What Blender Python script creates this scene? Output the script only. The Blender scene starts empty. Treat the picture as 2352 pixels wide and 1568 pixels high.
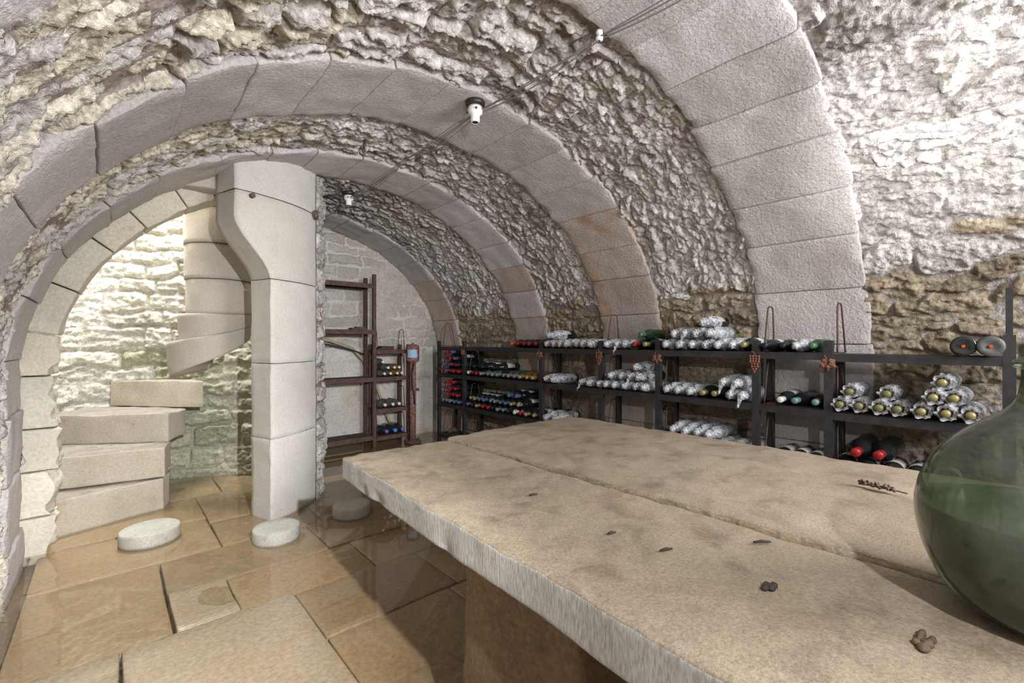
import bpy, math, random
import numpy as np
from mathutils import Vector, Matrix, Euler

C = bpy.context.scene.collection
SC = bpy.context.scene
PI = math.pi
random.seed(11)
rng = np.random.default_rng(5)

# ------------------------------------------------------------------ camera, world, lights, exposure
CAM = Vector((0.0, 0.0, 1.05))
YAW = math.radians(41.7)
cd = bpy.data.cameras.new('camera')
cd.sensor_width = 36.0
cd.lens = 1040.0 / 2352.0 * 36.0
cd.clip_start = 0.02
cam = bpy.data.objects.new('camera', cd)
C.objects.link(cam)
cam.location = CAM
cam.rotation_euler = (PI / 2, 0, -YAW)
SC.camera = cam

w = bpy.data.worlds.new('world')
SC.world = w
w.use_nodes = True
w.node_tree.nodes['Background'].inputs[0].default_value = (0.9, 0.95, 1.0, 1)
w.node_tree.nodes['Background'].inputs[1].default_value = 0.5


def aim(o, target):
    d = Vector(target) - o.location
    o.rotation_euler = d.to_track_quat('-Z', 'Y').to_euler()


def spot(name, loc, target, power, size, blend, radius, col=(1, 1, 1)):
    l = bpy.data.lights.new(name, 'SPOT')
    l.energy = power; l.spot_size = math.radians(size); l.spot_blend = blend
    l.shadow_soft_size = radius; l.color = col
    o = bpy.data.objects.new(name, l); C.objects.link(o)
    o.location = loc; aim(o, target)
    return o


def area(name, loc, target, power, sx, sy, col=(1, 1, 1)):
    l = bpy.data.lights.new(name, 'AREA')
    l.energy = power; l.shape = 'RECTANGLE'; l.size = sx; l.size_y = sy; l.color = col
    o = bpy.data.objects.new(name, l); C.objects.link(o)
    o.location = loc; aim(o, target)
    return o


FL = (0.25, -0.5, 1.52)
spot('flash_main', FL, (0.85, 2.6, 0.5), 60, 124, 0.45, 0.02, (0.955, 0.965, 1.0))
spot('fill_low', FL, (-0.02, 2.3, 0.0), 420, 50, 1.0, 0.02, (0.955, 0.965, 1.0))  # added fill spot at the flash position, brightens the floor on the left
spot('fill_far', FL, (1.75, 4.5, 0.95), 250, 48, 1.0, 0.02, (0.955, 0.965, 1.0))  # added fill spot at the flash position, lifts the far end
spot('flash_ceiling', (0.55, -0.25, 1.25), (2.33, 0.2, 1.82), 190, 30, 1.0, 0.05, (0.97, 0.98, 1.0))
area('bounce_fill', (1.75, -1.3, 1.62), (0.2, 2.6, 1.6), 90, 1.2, 0.9, (0.95, 0.96, 1.0))  # added soft fill panel, unseen behind the camera, stands in for bounce
area('shaft_daylight', (0.25, 4.1, 2.65), (0.2, 4.1, 0.0), 75, 0.7, 0.6, (0.98, 0.99, 1.0))

SC.view_settings.view_transform = 'Standard'
SC.view_settings.look = 'None'
SC.view_settings.gamma = 1.0
SC.view_settings.use_curve_mapping = False
SC.view_settings.exposure = 0.42

# ------------------------------------------------------------------ helpers
def tag(o, label=None, cat=None, group=None, kind=None):
    if label: o['label'] = label
    if cat: o['category'] = cat
    if group: o['group'] = group
    if kind: o['kind'] = kind
    return o


def wloc(o):
    v = Vector((0, 0, 0))
    while o is not None:
        v += o.location
        o = o.parent
    return v


def link_mesh(name, me, mat, parent=None, smooth=True):
    o = bpy.data.objects.new(name, me)
    C.objects.link(o)
    if mat is not None and not me.materials:
        me.materials.append(mat)
    if smooth and len(me.polygons):
        me.polygons.foreach_set('use_smooth', np.ones(len(me.polygons), dtype=bool))
    if parent is not None:
        o.parent = parent
    return o


def np_mesh(name, V, F, mat, parent=None, smooth=True, local=False):
    """V (n,3) world coordinates, F (m,4) quads."""
    V = np.asarray(V, dtype=np.float64)
    if parent is not None and not local:
        V = V - np.array(wloc(parent))
    me = bpy.data.meshes.new(name)
    nf = len(F)
    F = np.asarray(F, dtype=np.int32)
    me.vertices.add(len(V)); me.vertices.foreach_set('co', V.astype(np.float32).ravel())
    me.loops.add(nf * 4); me.loops.foreach_set('vertex_index', F.ravel())
    me.polygons.add(nf)
    me.polygons.foreach_set('loop_start', np.arange(0, nf * 4, 4, dtype=np.int32))
    me.polygons.foreach_set('loop_total', np.full(nf, 4, dtype=np.int32))
    me.update(calc_edges=True)
    return link_mesh(name, me, mat, parent, smooth)


def empty(name, loc, rz=0.0):
    o = bpy.data.objects.new(name, None)
    C.objects.link(o)
    o.location = loc
    o.rotation_euler = (0, 0, rz)
    o.empty_display_size = 0.05
    return o


class MB:
    def __init__(s):
        s.v = []; s.f = []

    def box(s, c, d, M=None):
        n = len(s.v)
        for dx, dy, dz in ((-1, -1, -1), (1, -1, -1), (1, 1, -1), (-1, 1, -1), (-1, -1, 1), (1, -1, 1), (1, 1, 1), (-1, 1, 1)):
            p = Vector((dx * d[0] / 2, dy * d[1] / 2, dz * d[2] / 2))
            if M is not None: p = M @ p
            s.v.append(tuple(p + Vector(c)))
        for q in ((3, 2, 1, 0), (4, 5, 6, 7), (0, 1, 5, 4), (1, 2, 6, 5), (2, 3, 7, 6), (3, 0, 4, 7)):
            s.f.append(tuple(n + i for i in q))
        return s

    def tube(s, pts, r, n=8, cap=True):
        pts = [Vector(p) for p in pts]
        rs = r if isinstance(r, (list, tuple)) else [r] * len(pts)
        up = None
        base = len(s.v)
        for i, p in enumerate(pts):
            t = (pts[min(i + 1, len(pts) - 1)] - pts[max(i - 1, 0)]).normalized()
            if up is None:
                up = t.orthogonal().normalized()
            up = (up - t * up.dot(t))
            up = up.normalized() if up.length > 1e-6 else t.orthogonal().normalized()
            b = t.cross(up)
            for k in range(n):
                a = 2 * PI * k / n
                s.v.append(tuple(p + (up * math.cos(a) + b * math.sin(a)) * rs[i]))
        for i in range(len(pts) - 1):
            for k in range(n):
                a = base + i * n + k; b2 = base + i * n + (k + 1) % n
                s.f.append((a, b2, b2 + n, a + n))
        if cap:
            s.f.append(tuple(base + k for k in range(n))[::-1])
            s.f.append(tuple(base + (len(pts) - 1) * n + k for k in range(n)))
        return s

    def lathe(s, prof, n=16, M=None, jit=0.0, rnd=None):
        """prof [(r, z)], axis +z, optional matrix."""
        base = len(s.v)
        for r, z in prof:
            for k in range(n):
                a = 2 * PI * k / n
                rr = r
                if jit and rnd and r > 1e-4: rr = r * (1 + rnd.uniform(-jit, jit))
                p = Vector((rr * math.cos(a), rr * math.sin(a), z))
                if M is not None: p = M @ p
                s.v.append(tuple(p))
        for i in range(len(prof) - 1):
            for k in range(n):
                a = base + i * n + k; b = base + i * n + (k + 1) % n
                s.f.append((a, b, b + n, a + n))
        s.f.append(tuple(base + k for k in range(n))[::-1])
        s.f.append(tuple(base + (len(prof) - 1) * n + k for k in range(n)))
        return s

    def ball(s, c, r, seg=8, rings=5):
        prof = [(max(1e-4, math.sin(PI * i / rings)) , -math.cos(PI * i / rings)) for i in range(rings + 1)]
        rr = r if isinstance(r, (tuple, list)) else (r, r, r)
        M = Matrix.Translation(Vector(c)) @ Matrix.Diagonal((rr[0], rr[1], rr[2], 1))
        return s.lathe(prof, seg, M)

    def mesh(s, name, off=None):
        me = bpy.data.meshes.new(name)
        v = s.v if off is None else [(a - off[0], b - off[1], c - off[2]) for a, b, c in s.v]
        me.from_pydata(v, [], s.f)
        me.update()
        return me

    def build(s, name, mat, parent=None, smooth=False, local=False):
        off = None
        if parent is not None and not local: off = wloc(parent)
        return link_mesh(name, s.mesh(name, off), mat, parent, smooth)


# ------------------------------------------------------------------ numpy noise
def h2(ix, iy, s):
    x = (ix.astype(np.int64) * 374761393 + iy.astype(np.int64) * 668265263 + int(s) * 1442695041) & 0xFFFFFFFF
    x = ((x ^ (x >> 13)) * 1274126177) & 0xFFFFFFFF
    x = ((x ^ (x >> 15)) * 2246822519) & 0xFFFFFFFF
    return ((x ^ (x >> 16)) & 0xFFFFFF) / float(0xFFFFFF)


def vn(x, y, s=0):
    ix = np.floor(x); iy = np.floor(y)
    fx = x - ix; fy = y - iy
    fx = fx * fx * (3 - 2 * fx); fy = fy * fy * (3 - 2 * fy)
    a = h2(ix, iy, s); b = h2(ix + 1, iy, s); c = h2(ix, iy + 1, s); d = h2(ix + 1, iy + 1, s)
    return (a + (b - a) * fx) * (1 - fy) + (c + (d - c) * fx) * fy - 0.5


def fbm(x, y, s=0, oct=4, g=0.5):
    r = 0; a = 1.0
    for o in range(oct):
        r = r + a * vn(x * 2 ** o + 17.3 * o, y * 2 ** o - 9.1 * o, s + o)
        a *= g
    return r


def v3(p, f, s=0, oct=2):
    """cheap scalar 3D-ish noise from 2D slices."""
    return (fbm(p[:, 0] * f + p[:, 2] * f * 0.73, p[:, 1] * f + p[:, 2] * f * 0.59, s, oct)
            + fbm(p[:, 1] * f + 31.7, p[:, 2] * f - 12.1 + p[:, 0] * f * 0.41, s + 50, oct)) * 0.7


def facets(x, y, s=0):
    """faceted cells: tilted random planes around jittered seeds."""
    ix = np.floor(x); iy = np.floor(y)
    best = np.full(x.shape, 9.0); out = np.zeros(x.shape)
    for dx in (-1, 0, 1):
        for dy in (-1, 0, 1):
            cx = ix + dx; cy = iy + dy
            sx = cx + 0.15 + 0.7 * h2(cx, cy, s); sy = cy + 0.15 + 0.7 * h2(cx, cy, s + 1)
            ddx = x - sx; ddy = y - sy
            d = ddx * ddx + ddy * ddy
            m = d < best
            val = (h2(cx, cy, s + 2) - 0.5) + (h2(cx, cy, s + 3) - 0.5) * ddx * 1.6 + (h2(cx, cy, s + 4) - 0.5) * ddy * 1.6
            best = np.where(m, d, best); out = np.where(m, val, out)
    return out


class Rubble:
    """irregular coursed rubble: u along the course, v across."""
    def __init__(s, u0, u1, v0, v1, hr, wr, seed, joint=0.008, depth=0.03, rough=1.0, warp=0.03, tiltk=1.0):
        r = random.Random(seed)
        s.seed = seed; s.joint = joint; s.depth = depth; s.rough = rough; s.warp = warp
        s.rows = [v0 - 0.15]
        while s.rows[-1] < v1 + 0.15: s.rows.append(s.rows[-1] + r.uniform(*hr))
        s.rows = np.array(s.rows)
        s.cells = []
        n = 0
        s.first = []
        for i in range(len(s.rows) - 1):
            c = [u0 - 0.2 - r.uniform(0, wr[1])]
            while c[-1] < u1 + 0.2: c.append(c[-1] + r.uniform(*wr) * (0.7 + 0.6 * r.random()))
            s.cells.append(np.array(c)); s.first.append(n); n += len(c)
        s.n = n
        q = np.random.default_rng(seed)
        s.off = q.uniform(-1, 1, n); s.tu = q.uniform(-1, 1, n) * tiltk; s.tv = q.uniform(-1, 1, n) * tiltk

    def locate(s, u, v):
        uu = u + s.warp * fbm(u * 6, v * 6, s.seed + 3, 3) * 1.3
        vv = v + s.warp * fbm(u * 5, v * 7, s.seed + 7, 3) * 1.3
        row = np.clip(np.searchsorted(s.rows, vv) - 1, 0, len(s.cells) - 1)
        cid = np.zeros(u.shape, dtype=np.int64); a = np.zeros(u.shape); b = np.zeros(u.shape)
        ww = np.ones(u.shape); hh = np.ones(u.shape)
        for i in np.unique(row):
            m = row == i
            c = s.cells[i]
            k = np.clip(np.searchsorted(c, uu[m]) - 1, 0, len(c) - 2)
            cid[m] = s.first[i] + k
            ww[m] = c[k + 1] - c[k]; hh[m] = s.rows[i + 1] - s.rows[i]
            a[m] = (uu[m] - c[k]) / ww[m]; b[m] = (vv[m] - s.rows[i]) / hh[m]
        ea = np.minimum(a, 1 - a) * ww; eb = np.minimum(b, 1 - b) * hh
        rr = 0.025
        e = np.where((ea < rr) & (eb < rr), rr - np.sqrt((rr - np.minimum(ea, rr)) ** 2 + (rr - np.minimum(eb, rr)) ** 2), np.minimum(ea, eb))
        return cid, a, b, e

    def height(s, u, v):
        cid, a, b, e = s.locate(u, v)
        jn = s.joint * (0.7 + 0.9 * (0.5 + vn(u * 9, v * 9, s.seed + 21)))
        t = np.clip((e - jn * 0.6) / 0.020, 0, 1); t = t * t * (3 - 2 * t)
        dj = s.depth * np.clip(0.55 + 1.5 * vn(u * 3, v * 3, s.seed + 5), 0.12, 1.2)
        h = -dj * (1 - t)
        h = h + t * (s.off[cid] * 0.009 + s.tu[cid] * (a - 0.5) * 0.012 + s.tv[cid] * (b - 0.5) * 0.018) * s.rough
        k = 0.35 + 0.65 * t
        wu = u + 0.03 * fbm(u * 9, v * 9, s.seed + 31, 2); wv = v + 0.03 * fbm(u * 9, v * 9, s.seed + 33, 2)
        ridge = 0.5 - 2.2 * np.abs(fbm(wu * 9, wv * 21, s.seed + 41, 4))
        h = h + k * s.rough * (0.007 * facets(wu * 13, wv * 20, s.seed + 11) + 0.004 * facets(u * 36, v * 44, s.seed + 12)
                               + 0.012 * ridge + 0.006 * (0.5 - 2.2 * np.abs(fbm(u * 30, v * 52, s.seed + 43, 3))) + 0.012 * fbm(u * 20, v * 34, s.seed + 13, 5, 0.6) + 0.004 * fbm(u * 75, v * 85, s.seed + 15, 2))
        return h

    def ids(s, u, v):
        cid, a, b, e = s.locate(u, v)
        jn = s.joint * (0.7 + 0.9 * (0.5 + vn(u * 9, v * 9, s.seed + 21)))
        mk = np.clip(0.55 + 2.2 * fbm(u * 3.1, v * 3.1, s.seed + 51, 3), 0.15, 1.5)
        return np.where(e < jn * mk, -1, cid)


def split_grid(P, ids, root_for, mat_for, mortar_mat, roots, keep=None, minf=10, smooth=True):
    """P (nv,nu,3); ids (nv-1,nu-1) per face; root_for(centroid)->key in roots; makes mortar meshes and stone children."""
    nv, nu, _ = P.shape
    V = P.reshape(-1, 3)
    idx = np.arange(nv * nu).reshape(nv, nu)
    F = np.stack([idx[:-1, :-1], idx[:-1, 1:], idx[1:, 1:], idx[1:, :-1]], -1).reshape(-1, 4)
    I = ids.reshape(-1).copy()
    cen = V[F].mean(1)
    if keep is not None:
        k = keep(cen)
        F = F[k]; I = I[k]; cen = cen[k]
    order = np.argsort(I, kind='stable')
    F = F[order]; I = I[order]; cen = cen[order]
    u, st = np.unique(I, return_index=True)
    st = list(st) + [len(I)]
    mort = {k: [] for k in roots}
    stones = []
    for i, cid in enumerate(u):
        f = F[st[i]:st[i + 1]]; c = cen[st[i]:st[i + 1]]
        if cid < 0 or len(f) < minf:
            for k in roots:
                sel = np.array([root_for(x) == k for x in c]) if len(roots) > 1 else np.ones(len(c), bool)
                if sel.any(): mort[k].append(f[sel])
        else:
            stones.append((root_for(c.mean(0)), f, c.mean(0)))
    objs = {}
    for k, (nm, label, cat) in roots.items():
        f = np.concatenate(mort[k]) if mort[k] else np.zeros((0, 4), np.int64)
        if len(f) == 0: f = F[:1]
        vi, inv = np.unique(f, return_inverse=True)
        objs[k] = np_mesh(nm, V[vi], inv.reshape(-1, 4), mortar_mat)
        tag(objs[k], label, cat, kind='structure')
    for k, f, c in stones:
        vi, inv = np.unique(f, return_inverse=True)
        np_mesh('stone', V[vi], inv.reshape(-1, 4), mat_for(c), objs[k], smooth)
    return objs


def axis_pts(L, r, n):
    if L < 4 * r: r = L / 4
    inner = list(np.linspace(r, L - r, max(2, n)))
    return np.array([0, r * 0.35] + inner + [L - r * 0.35, L])


def block(L, W, H, r, n, fmap, name, mat, parent=None, smooth=True, local=False):
    """rounded box in metric coordinates (0..L,0..W,0..H); fmap maps an (n,3) array to world."""
    X = axis_pts(L, r, n[0]); Y = axis_pts(W, r, n[1]); Z = axis_pts(H, r, n[2])
    nx, ny, nz = len(X), len(Y), len(Z)
    quads = []
    def lat(i, j, k): return (i * ny + j) * nz + k
    def grid(a, b, fn, flip):
        A, B = np.meshgrid(np.arange(a - 1), np.arange(b - 1), indexing='ij')
        q = np.stack([fn(A, B), fn(A + 1, B), fn(A + 1, B + 1), fn(A, B + 1)], -1).reshape(-1, 4)
        quads.append(q[:, ::-1] if flip else q)
    grid(nx, ny, lambda a, b: lat(a, b, 0), True); grid(nx, ny, lambda a, b: lat(a, b, nz - 1), False)
    grid(nx, nz, lambda a, b: lat(a, 0, b), False); grid(nx, nz, lambda a, b: lat(a, ny - 1, b), True)
    grid(ny, nz, lambda a, b: lat(0, a, b), True); grid(ny, nz, lambda a, b: lat(nx - 1, a, b), False)
    Q = np.concatenate(quads)
    vi, inv = np.unique(Q, return_inverse=True)
    k = vi % nz; j = (vi // nz) % ny; i = vi // (nz * ny)
    p = np.stack([X[i], Y[j], Z[k]], -1)
    rr = min(r, L / 3, W / 3, H / 3)
    q = np.clip(p, rr, np.array([L, W, H]) - rr)
    d = p - q
    ln = np.linalg.norm(d, axis=1, keepdims=True)
    p = q + np.where(ln > 1e-9, d / np.maximum(ln, 1e-9) * np.minimum(ln, rr), 0)
    return np_mesh(name, fmap(p), inv.reshape(-1, 4), mat, parent, smooth, local)


def hexa(corners, amp, f, seed, L=None, W=None, H=None):
    """trilinear map from metric box to 8 corners [b00,b10,b11,b01, t00,t10,t11,t01] plus noise displacement."""
    c = np.array(corners, dtype=float)
    def fm(p):
        a = (p[:, 0] / L)[:, None]; b = (p[:, 1] / W)[:, None]; h = (p[:, 2] / H)[:, None]
        lo = c[0] * (1 - a) * (1 - b) + c[1] * a * (1 - b) + c[2] * a * b + c[3] * (1 - a) * b
        hi = c[4] * (1 - a) * (1 - b) + c[5] * a * (1 - b) + c[6] * a * b + c[7] * (1 - a) * b
        P = lo * (1 - h) + hi * h
        if amp:
            P = P + np.stack([v3(P, f, seed), v3(P, f, seed + 100), v3(P, f, seed + 200)], -1) * amp
        return P
    return fm


def hexa_block(corners, name, mat, parent=None, r=0.01, n=(8, 8, 4), amp=0.004, f=14, seed=1):
    c = np.array(corners, dtype=float)
    L = np.linalg.norm(c[1] - c[0]); W = np.linalg.norm(c[3] - c[0]); H = np.linalg.norm(c[4] - c[0])
    return block(L, W, H, r, n, hexa(corners, amp, f, seed, L, W, H), name, mat, parent)


def quad_prism(pts, z0, z1):
    return [(x, y, z0) for x, y in pts] + [(x, y, z1) for x, y in pts]


# ------------------------------------------------------------------ materials
def new_mat(name):
    m = bpy.data.materials.new(name)
    m.use_nodes = True
    nt = m.node_tree
    return m, nt, nt.nodes, nt.links, nt.nodes['Principled BSDF']


def ramp(N, stops):
    r = N.new('ShaderNodeValToRGB')
    e = r.color_ramp.elements
    while len(e) < len(stops): e.new(0.5)
    for i, (p, c) in enumerate(stops):
        e[i].position = p
        e[i].color = (*c, 1) if len(c) == 3 else c
    return r


def mixc(N, L, fac, a, b, mode='MIX'):
    m = N.new('ShaderNodeMix'); m.data_type = 'RGBA'; m.blend_type = mode
    for s, v in ((m.inputs[0], fac), (m.inputs[6], a), (m.inputs[7], b)):
        if isinstance(v, (int, float)): s.default_value = v
        elif isinstance(v, tuple): s.default_value = (*v, 1)
        else: L.new(v, s)
    return m.outputs[2]


def noise(N, L, co, scale, detail=4, rough=0.55, dist=0.0):
    n = N.new('ShaderNodeTexNoise')
    n.inputs['Scale'].default_value = scale; n.inputs['Detail'].default_value = detail
    n.inputs['Roughness'].default_value = rough; n.inputs['Distortion'].default_value = dist
    L.new(co, n.inputs['Vector'])
    return n.outputs['Fac']


def stone(name, c1, c2, c3, s1=3.0, stain=(0.52, 0.72), bump=0.5, bd=0.006, fine=90, rough=0.85, rnd=0.25, stretch=None, spec=0.3, grain=0.35, coarse=0):
    m, nt, N, L, B = new_mat(name)
    tc = N.new('ShaderNodeTexCoord'); co = tc.outputs['Object']
    if stretch:
        mp = N.new('ShaderNodeMapping'); mp.inputs['Scale'].default_value = stretch
        L.new(co, mp.inputs[0]); cob = mp.outputs[0]
    else: cob = co
    n1 = noise(N, L, co, s1, 5, 0.6)
    r1 = ramp(N, [(0.35, (0, 0, 0)), (0.65, (1, 1, 1))]); L.new(n1, r1.inputs[0])
    col = mixc(N, L, r1.outputs[0], c1, c2)
    n2 = noise(N, L, co, s1 * 2.3, 6, 0.65, 0.4)
    r2 = ramp(N, [(stain[0], (0, 0, 0)), (stain[1], (1, 1, 1))]); L.new(n2, r2.inputs[0])
    col = mixc(N, L, r2.outputs[0], col, c3)
    nf = noise(N, L, cob, fine, 5, 0.7)
    rf = ramp(N, [(0.3, (1 - grain,) * 3), (0.65, (1 + grain * 0.35,) * 3)]); L.new(nf, rf.inputs[0])
    col = mixc(N, L, 1.0, col, rf.outputs[0], 'MULTIPLY')
    if rnd:
        oi = N.new('ShaderNodeObjectInfo')
        rr = ramp(N, [(0, (1 - rnd, 1 - rnd * 1.05, 1 - rnd * 1.15)), (0.5, (1, 0.99, 0.94)), (1, (1 + rnd * 0.25,) * 3)])
        L.new(oi.outputs['Random'], rr.inputs[0])
        col = mixc(N, L, 1.0, col, rr.outputs[0], 'MULTIPLY')
    L.new(col, B.inputs['Base Color'])
    B.inputs['Roughness'].default_value = rough
    B.inputs['Specular IOR Level'].default_value = spec
    bp = N.new('ShaderNodeBump'); bp.inputs['Strength'].default_value = bump; bp.inputs['Distance'].default_value = bd
    nb = noise(N, L, cob, fine * 0.7, 6, 0.65)
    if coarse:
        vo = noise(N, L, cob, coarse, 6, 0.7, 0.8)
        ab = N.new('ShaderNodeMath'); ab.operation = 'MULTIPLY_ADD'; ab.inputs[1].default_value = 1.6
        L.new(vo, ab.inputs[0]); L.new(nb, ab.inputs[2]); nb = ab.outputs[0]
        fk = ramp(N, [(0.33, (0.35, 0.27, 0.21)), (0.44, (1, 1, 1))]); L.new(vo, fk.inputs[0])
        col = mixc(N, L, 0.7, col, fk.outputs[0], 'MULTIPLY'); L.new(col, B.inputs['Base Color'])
    L.new(nb, bp.inputs['Height'])
    L.new(bp.outputs[0], B.inputs['Normal'])
    return m


def plain(name, col, rough=0.5, metal=0.0, spec=0.5, var=0.0, vscale=20, bump=0.0, col2=None):
    m, nt, N, L, B = new_mat(name)
    B.inputs['Roughness'].default_value = rough; B.inputs['Metallic'].default_value = metal
    B.inputs['Specular IOR Level'].default_value = spec
    if var or col2:
        tc = N.new('ShaderNodeTexCoord')
        n = noise(N, L, tc.outputs['Object'], vscale, 4, 0.6)
        r = ramp(N, [(0.4, col), (0.65, col2 if col2 else tuple(max(0, c * (1 - var)) for c in col))])
        L.new(n, r.inputs[0]); L.new(r.outputs[0], B.inputs['Base Color'])
        if bump:
            bp = N.new('ShaderNodeBump'); bp.inputs['Strength'].default_value = bump; bp.inputs['Distance'].default_value = 0.002
            L.new(n, bp.inputs['Height']); L.new(bp.outputs[0], B.inputs['Normal'])
    else:
        B.inputs['Base Color'].default_value = (*col, 1)
    return m


M = {}
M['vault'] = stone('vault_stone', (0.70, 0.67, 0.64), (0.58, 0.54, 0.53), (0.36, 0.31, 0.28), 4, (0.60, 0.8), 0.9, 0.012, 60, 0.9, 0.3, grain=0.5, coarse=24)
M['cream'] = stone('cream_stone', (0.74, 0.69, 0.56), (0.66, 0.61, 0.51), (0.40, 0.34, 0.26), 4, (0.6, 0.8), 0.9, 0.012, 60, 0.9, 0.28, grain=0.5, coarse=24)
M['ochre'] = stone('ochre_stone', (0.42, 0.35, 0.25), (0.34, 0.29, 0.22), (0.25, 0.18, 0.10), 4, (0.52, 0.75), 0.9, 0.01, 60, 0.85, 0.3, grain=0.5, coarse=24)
M['mortar'] = stone('vault_mortar', (0.24, 0.19, 0.17), (0.34, 0.28, 0.25), (0.16, 0.12, 0.11), 6, (0.5, 0.7), 0.8, 0.01, 80, 0.95, 0)
M['greymortar'] = stone('grey_mortar', (0.50, 0.46, 0.44), (0.44, 0.40, 0.38), (0.32, 0.27, 0.23), 5, (0.55, 0.75), 1.0, 0.012, 60, 0.95, 0, grain=0.5, coarse=24)
M['lightmortar'] = stone('light_mortar', (0.46, 0.43, 0.37), (0.36, 0.33, 0.28), (0.26, 0.22, 0.17), 6, (0.55, 0.75), 0.8, 0.01, 80, 0.95, 0)
M['ashlar'] = stone('ashlar_grey', (0.60, 0.56, 0.55), (0.54, 0.50, 0.49), (0.46, 0.38, 0.33), 2.5, (0.6, 0.85), 1.0, 0.012, 95, 0.88, 0.12, grain=0.3)
M['ashlar_tan'] = stone('ashlar_tan', (0.55, 0.47, 0.42), (0.48, 0.42, 0.38), (0.48, 0.28, 0.15), 2.2, (0.50, 0.74), 1.0, 0.012, 95, 0.88, 0.15, grain=0.3)
M['pillar'] = stone('pillar_stone', (0.56, 0.535, 0.50), (0.50, 0.475, 0.435), (0.44, 0.38, 0.31), 3, (0.62, 0.85), 0.6, 0.005, 110, 0.88, 0.1, grain=0.18)
M['newel'] = stone('newel_stone', (0.50, 0.45, 0.41), (0.43, 0.40, 0.365), (0.50, 0.34, 0.24), 2.4, (0.56, 0.8), 0.6, 0.005, 110, 0.88, 0.12, grain=0.18)
M['step'] = stone('step_stone', (0.50, 0.45, 0.38), (0.42, 0.37, 0.30), (0.36, 0.21, 0.11), 3.2, (0.6, 0.8), 0.7, 0.006, 100, 0.8, 0.1, grain=0.22)
M['tread'] = stone('dirty_tread_stone', (0.36, 0.32, 0.27), (0.27, 0.24, 0.20), (0.17, 0.14, 0.11), 6, (0.5, 0.75), 0.7, 0.006, 100, 0.7, 0.1, grain=0.4)
M['stairwall'] = stone('stair_wall_stone', (0.62, 0.60, 0.53), (0.55, 0.53, 0.46), (0.42, 0.38, 0.28), 4, (0.6, 0.8), 0.8, 0.01, 70, 0.9, 0.22, grain=0.45)
M['ring'] = stone('doorway_ring_stone', (0.66, 0.62, 0.52), (0.58, 0.54, 0.45), (0.46, 0.40, 0.30), 4, (0.6, 0.8), 0.9, 0.008, 80, 0.9, 0.1, grain=0.22)
M['mossy'] = stone('mossy_stone', (0.44, 0.43, 0.32), (0.36, 0.37, 0.27), (0.40, 0.33, 0.21), 4, (0.6, 0.8), 0.7, 0.008, 70, 0.85, 0.22, grain=0.45)
M['backstone'] = stone('back_wall_stone', (0.52, 0.49, 0.45), (0.45, 0.42, 0.38), (0.32, 0.29, 0.26), 4, (0.58, 0.8), 0.6, 0.008, 70, 0.9, 0.16)
M['plaster'] = stone('old_plaster', (0.52, 0.47, 0.39), (0.62, 0.60, 0.56), (0.26, 0.22, 0.17), 3.2, (0.57, 0.75), 0.5, 0.004, 60, 0.9, 0, grain=0.3)
M['table'] = stone('table_stone', (0.32, 0.262, 0.195), (0.265, 0.212, 0.152), (0.15, 0.108, 0.075), 3.4, (0.50, 0.76), 0.6, 0.003, 210, 0.62, 0.04, (1, 1, 0.14), 0.35, 0.4)
M['seam'] = stone('seam_stone', (0.36, 0.27, 0.16), (0.44, 0.38, 0.28), (0.16, 0.13, 0.10), 14, (0.5, 0.7), 0.8, 0.005, 120, 0.8, 0)
M['tableedge'] = stone('table_edge_stone', (0.43, 0.42, 0.40), (0.37, 0.36, 0.335), (0.28, 0.255, 0.21), 4, (0.58, 0.8), 0.55, 0.003, 260, 0.8, 0.03, (1, 1, 0.2), 0.3, 0.45)
M['tableleg'] = stone('shaded_leg_stone', (0.22, 0.145, 0.08), (0.16, 0.105, 0.055), (0.14, 0.09, 0.05), 4, (0.55, 0.75), 0.6, 0.005, 80, 0.7, 0, grain=0.4)  # base colour darkened to carry the shade under the slabs
M['disc'] = stone('pale_disc_stone', (0.52, 0.51, 0.45), (0.44, 0.43, 0.38), (0.32, 0.30, 0.26), 9, (0.58, 0.8), 0.5, 0.003, 150, 0.75, 0.05)
M['flag'] = stone('flagstone', (0.42, 0.32, 0.21), (0.35, 0.265, 0.17), (0.40, 0.25, 0.12), 2.3, (0.5, 0.8), 0.35, 0.003, 60, 0.45, 0.16, grain=0.3)
M['wetflag'] = stone('wet_flagstone', (0.40, 0.32, 0.225), (0.35, 0.28, 0.195), (0.38, 0.255, 0.14), 2.3, (0.5, 0.8), 0.35, 0.003, 60, 0.2, 0.16, grain=0.3, spec=0.5)
M['bed'] = stone('floor_bed', (0.24, 0.18, 0.12), (0.20, 0.15, 0.10), (0.13, 0.10, 0.08), 5, (0.55, 0.75), 0.6, 0.006, 60, 0.8, 0)
M['steel'] = plain('dark_steel', (0.026, 0.028, 0.032), 0.5, 0.4, 0.5, vscale=22, col2=(0.048, 0.042, 0.040), bump=0.3)
M['rusty'] = plain('rusty_steel', (0.075, 0.045, 0.038), 0.75, 0.2, 0.4, vscale=30, col2=(0.14, 0.075, 0.05), bump=0.5)
M['rust'] = plain('rust', (0.20, 0.085, 0.05), 0.85, 0.1, 0.3, vscale=60, col2=(0.12, 0.05, 0.035), bump=0.6)
M['board'] = plain('shelf_board', (0.045, 0.038, 0.032), 0.85, 0, 0.3, vscale=18, col2=(0.085, 0.06, 0.045), bump=0.5)
M['redpaint'] = plain('rusty_red_paint', (0.17, 0.055, 0.045), 0.65, 0, 0.4, vscale=40, col2=(0.25, 0.16, 0.13), bump=0.5)
M['glass'] = plain('dark_bottle_glass', (0.008, 0.010, 0.012), 0.12, 0, 0.6, vscale=14, col2=(0.02, 0.022, 0.022))
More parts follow.
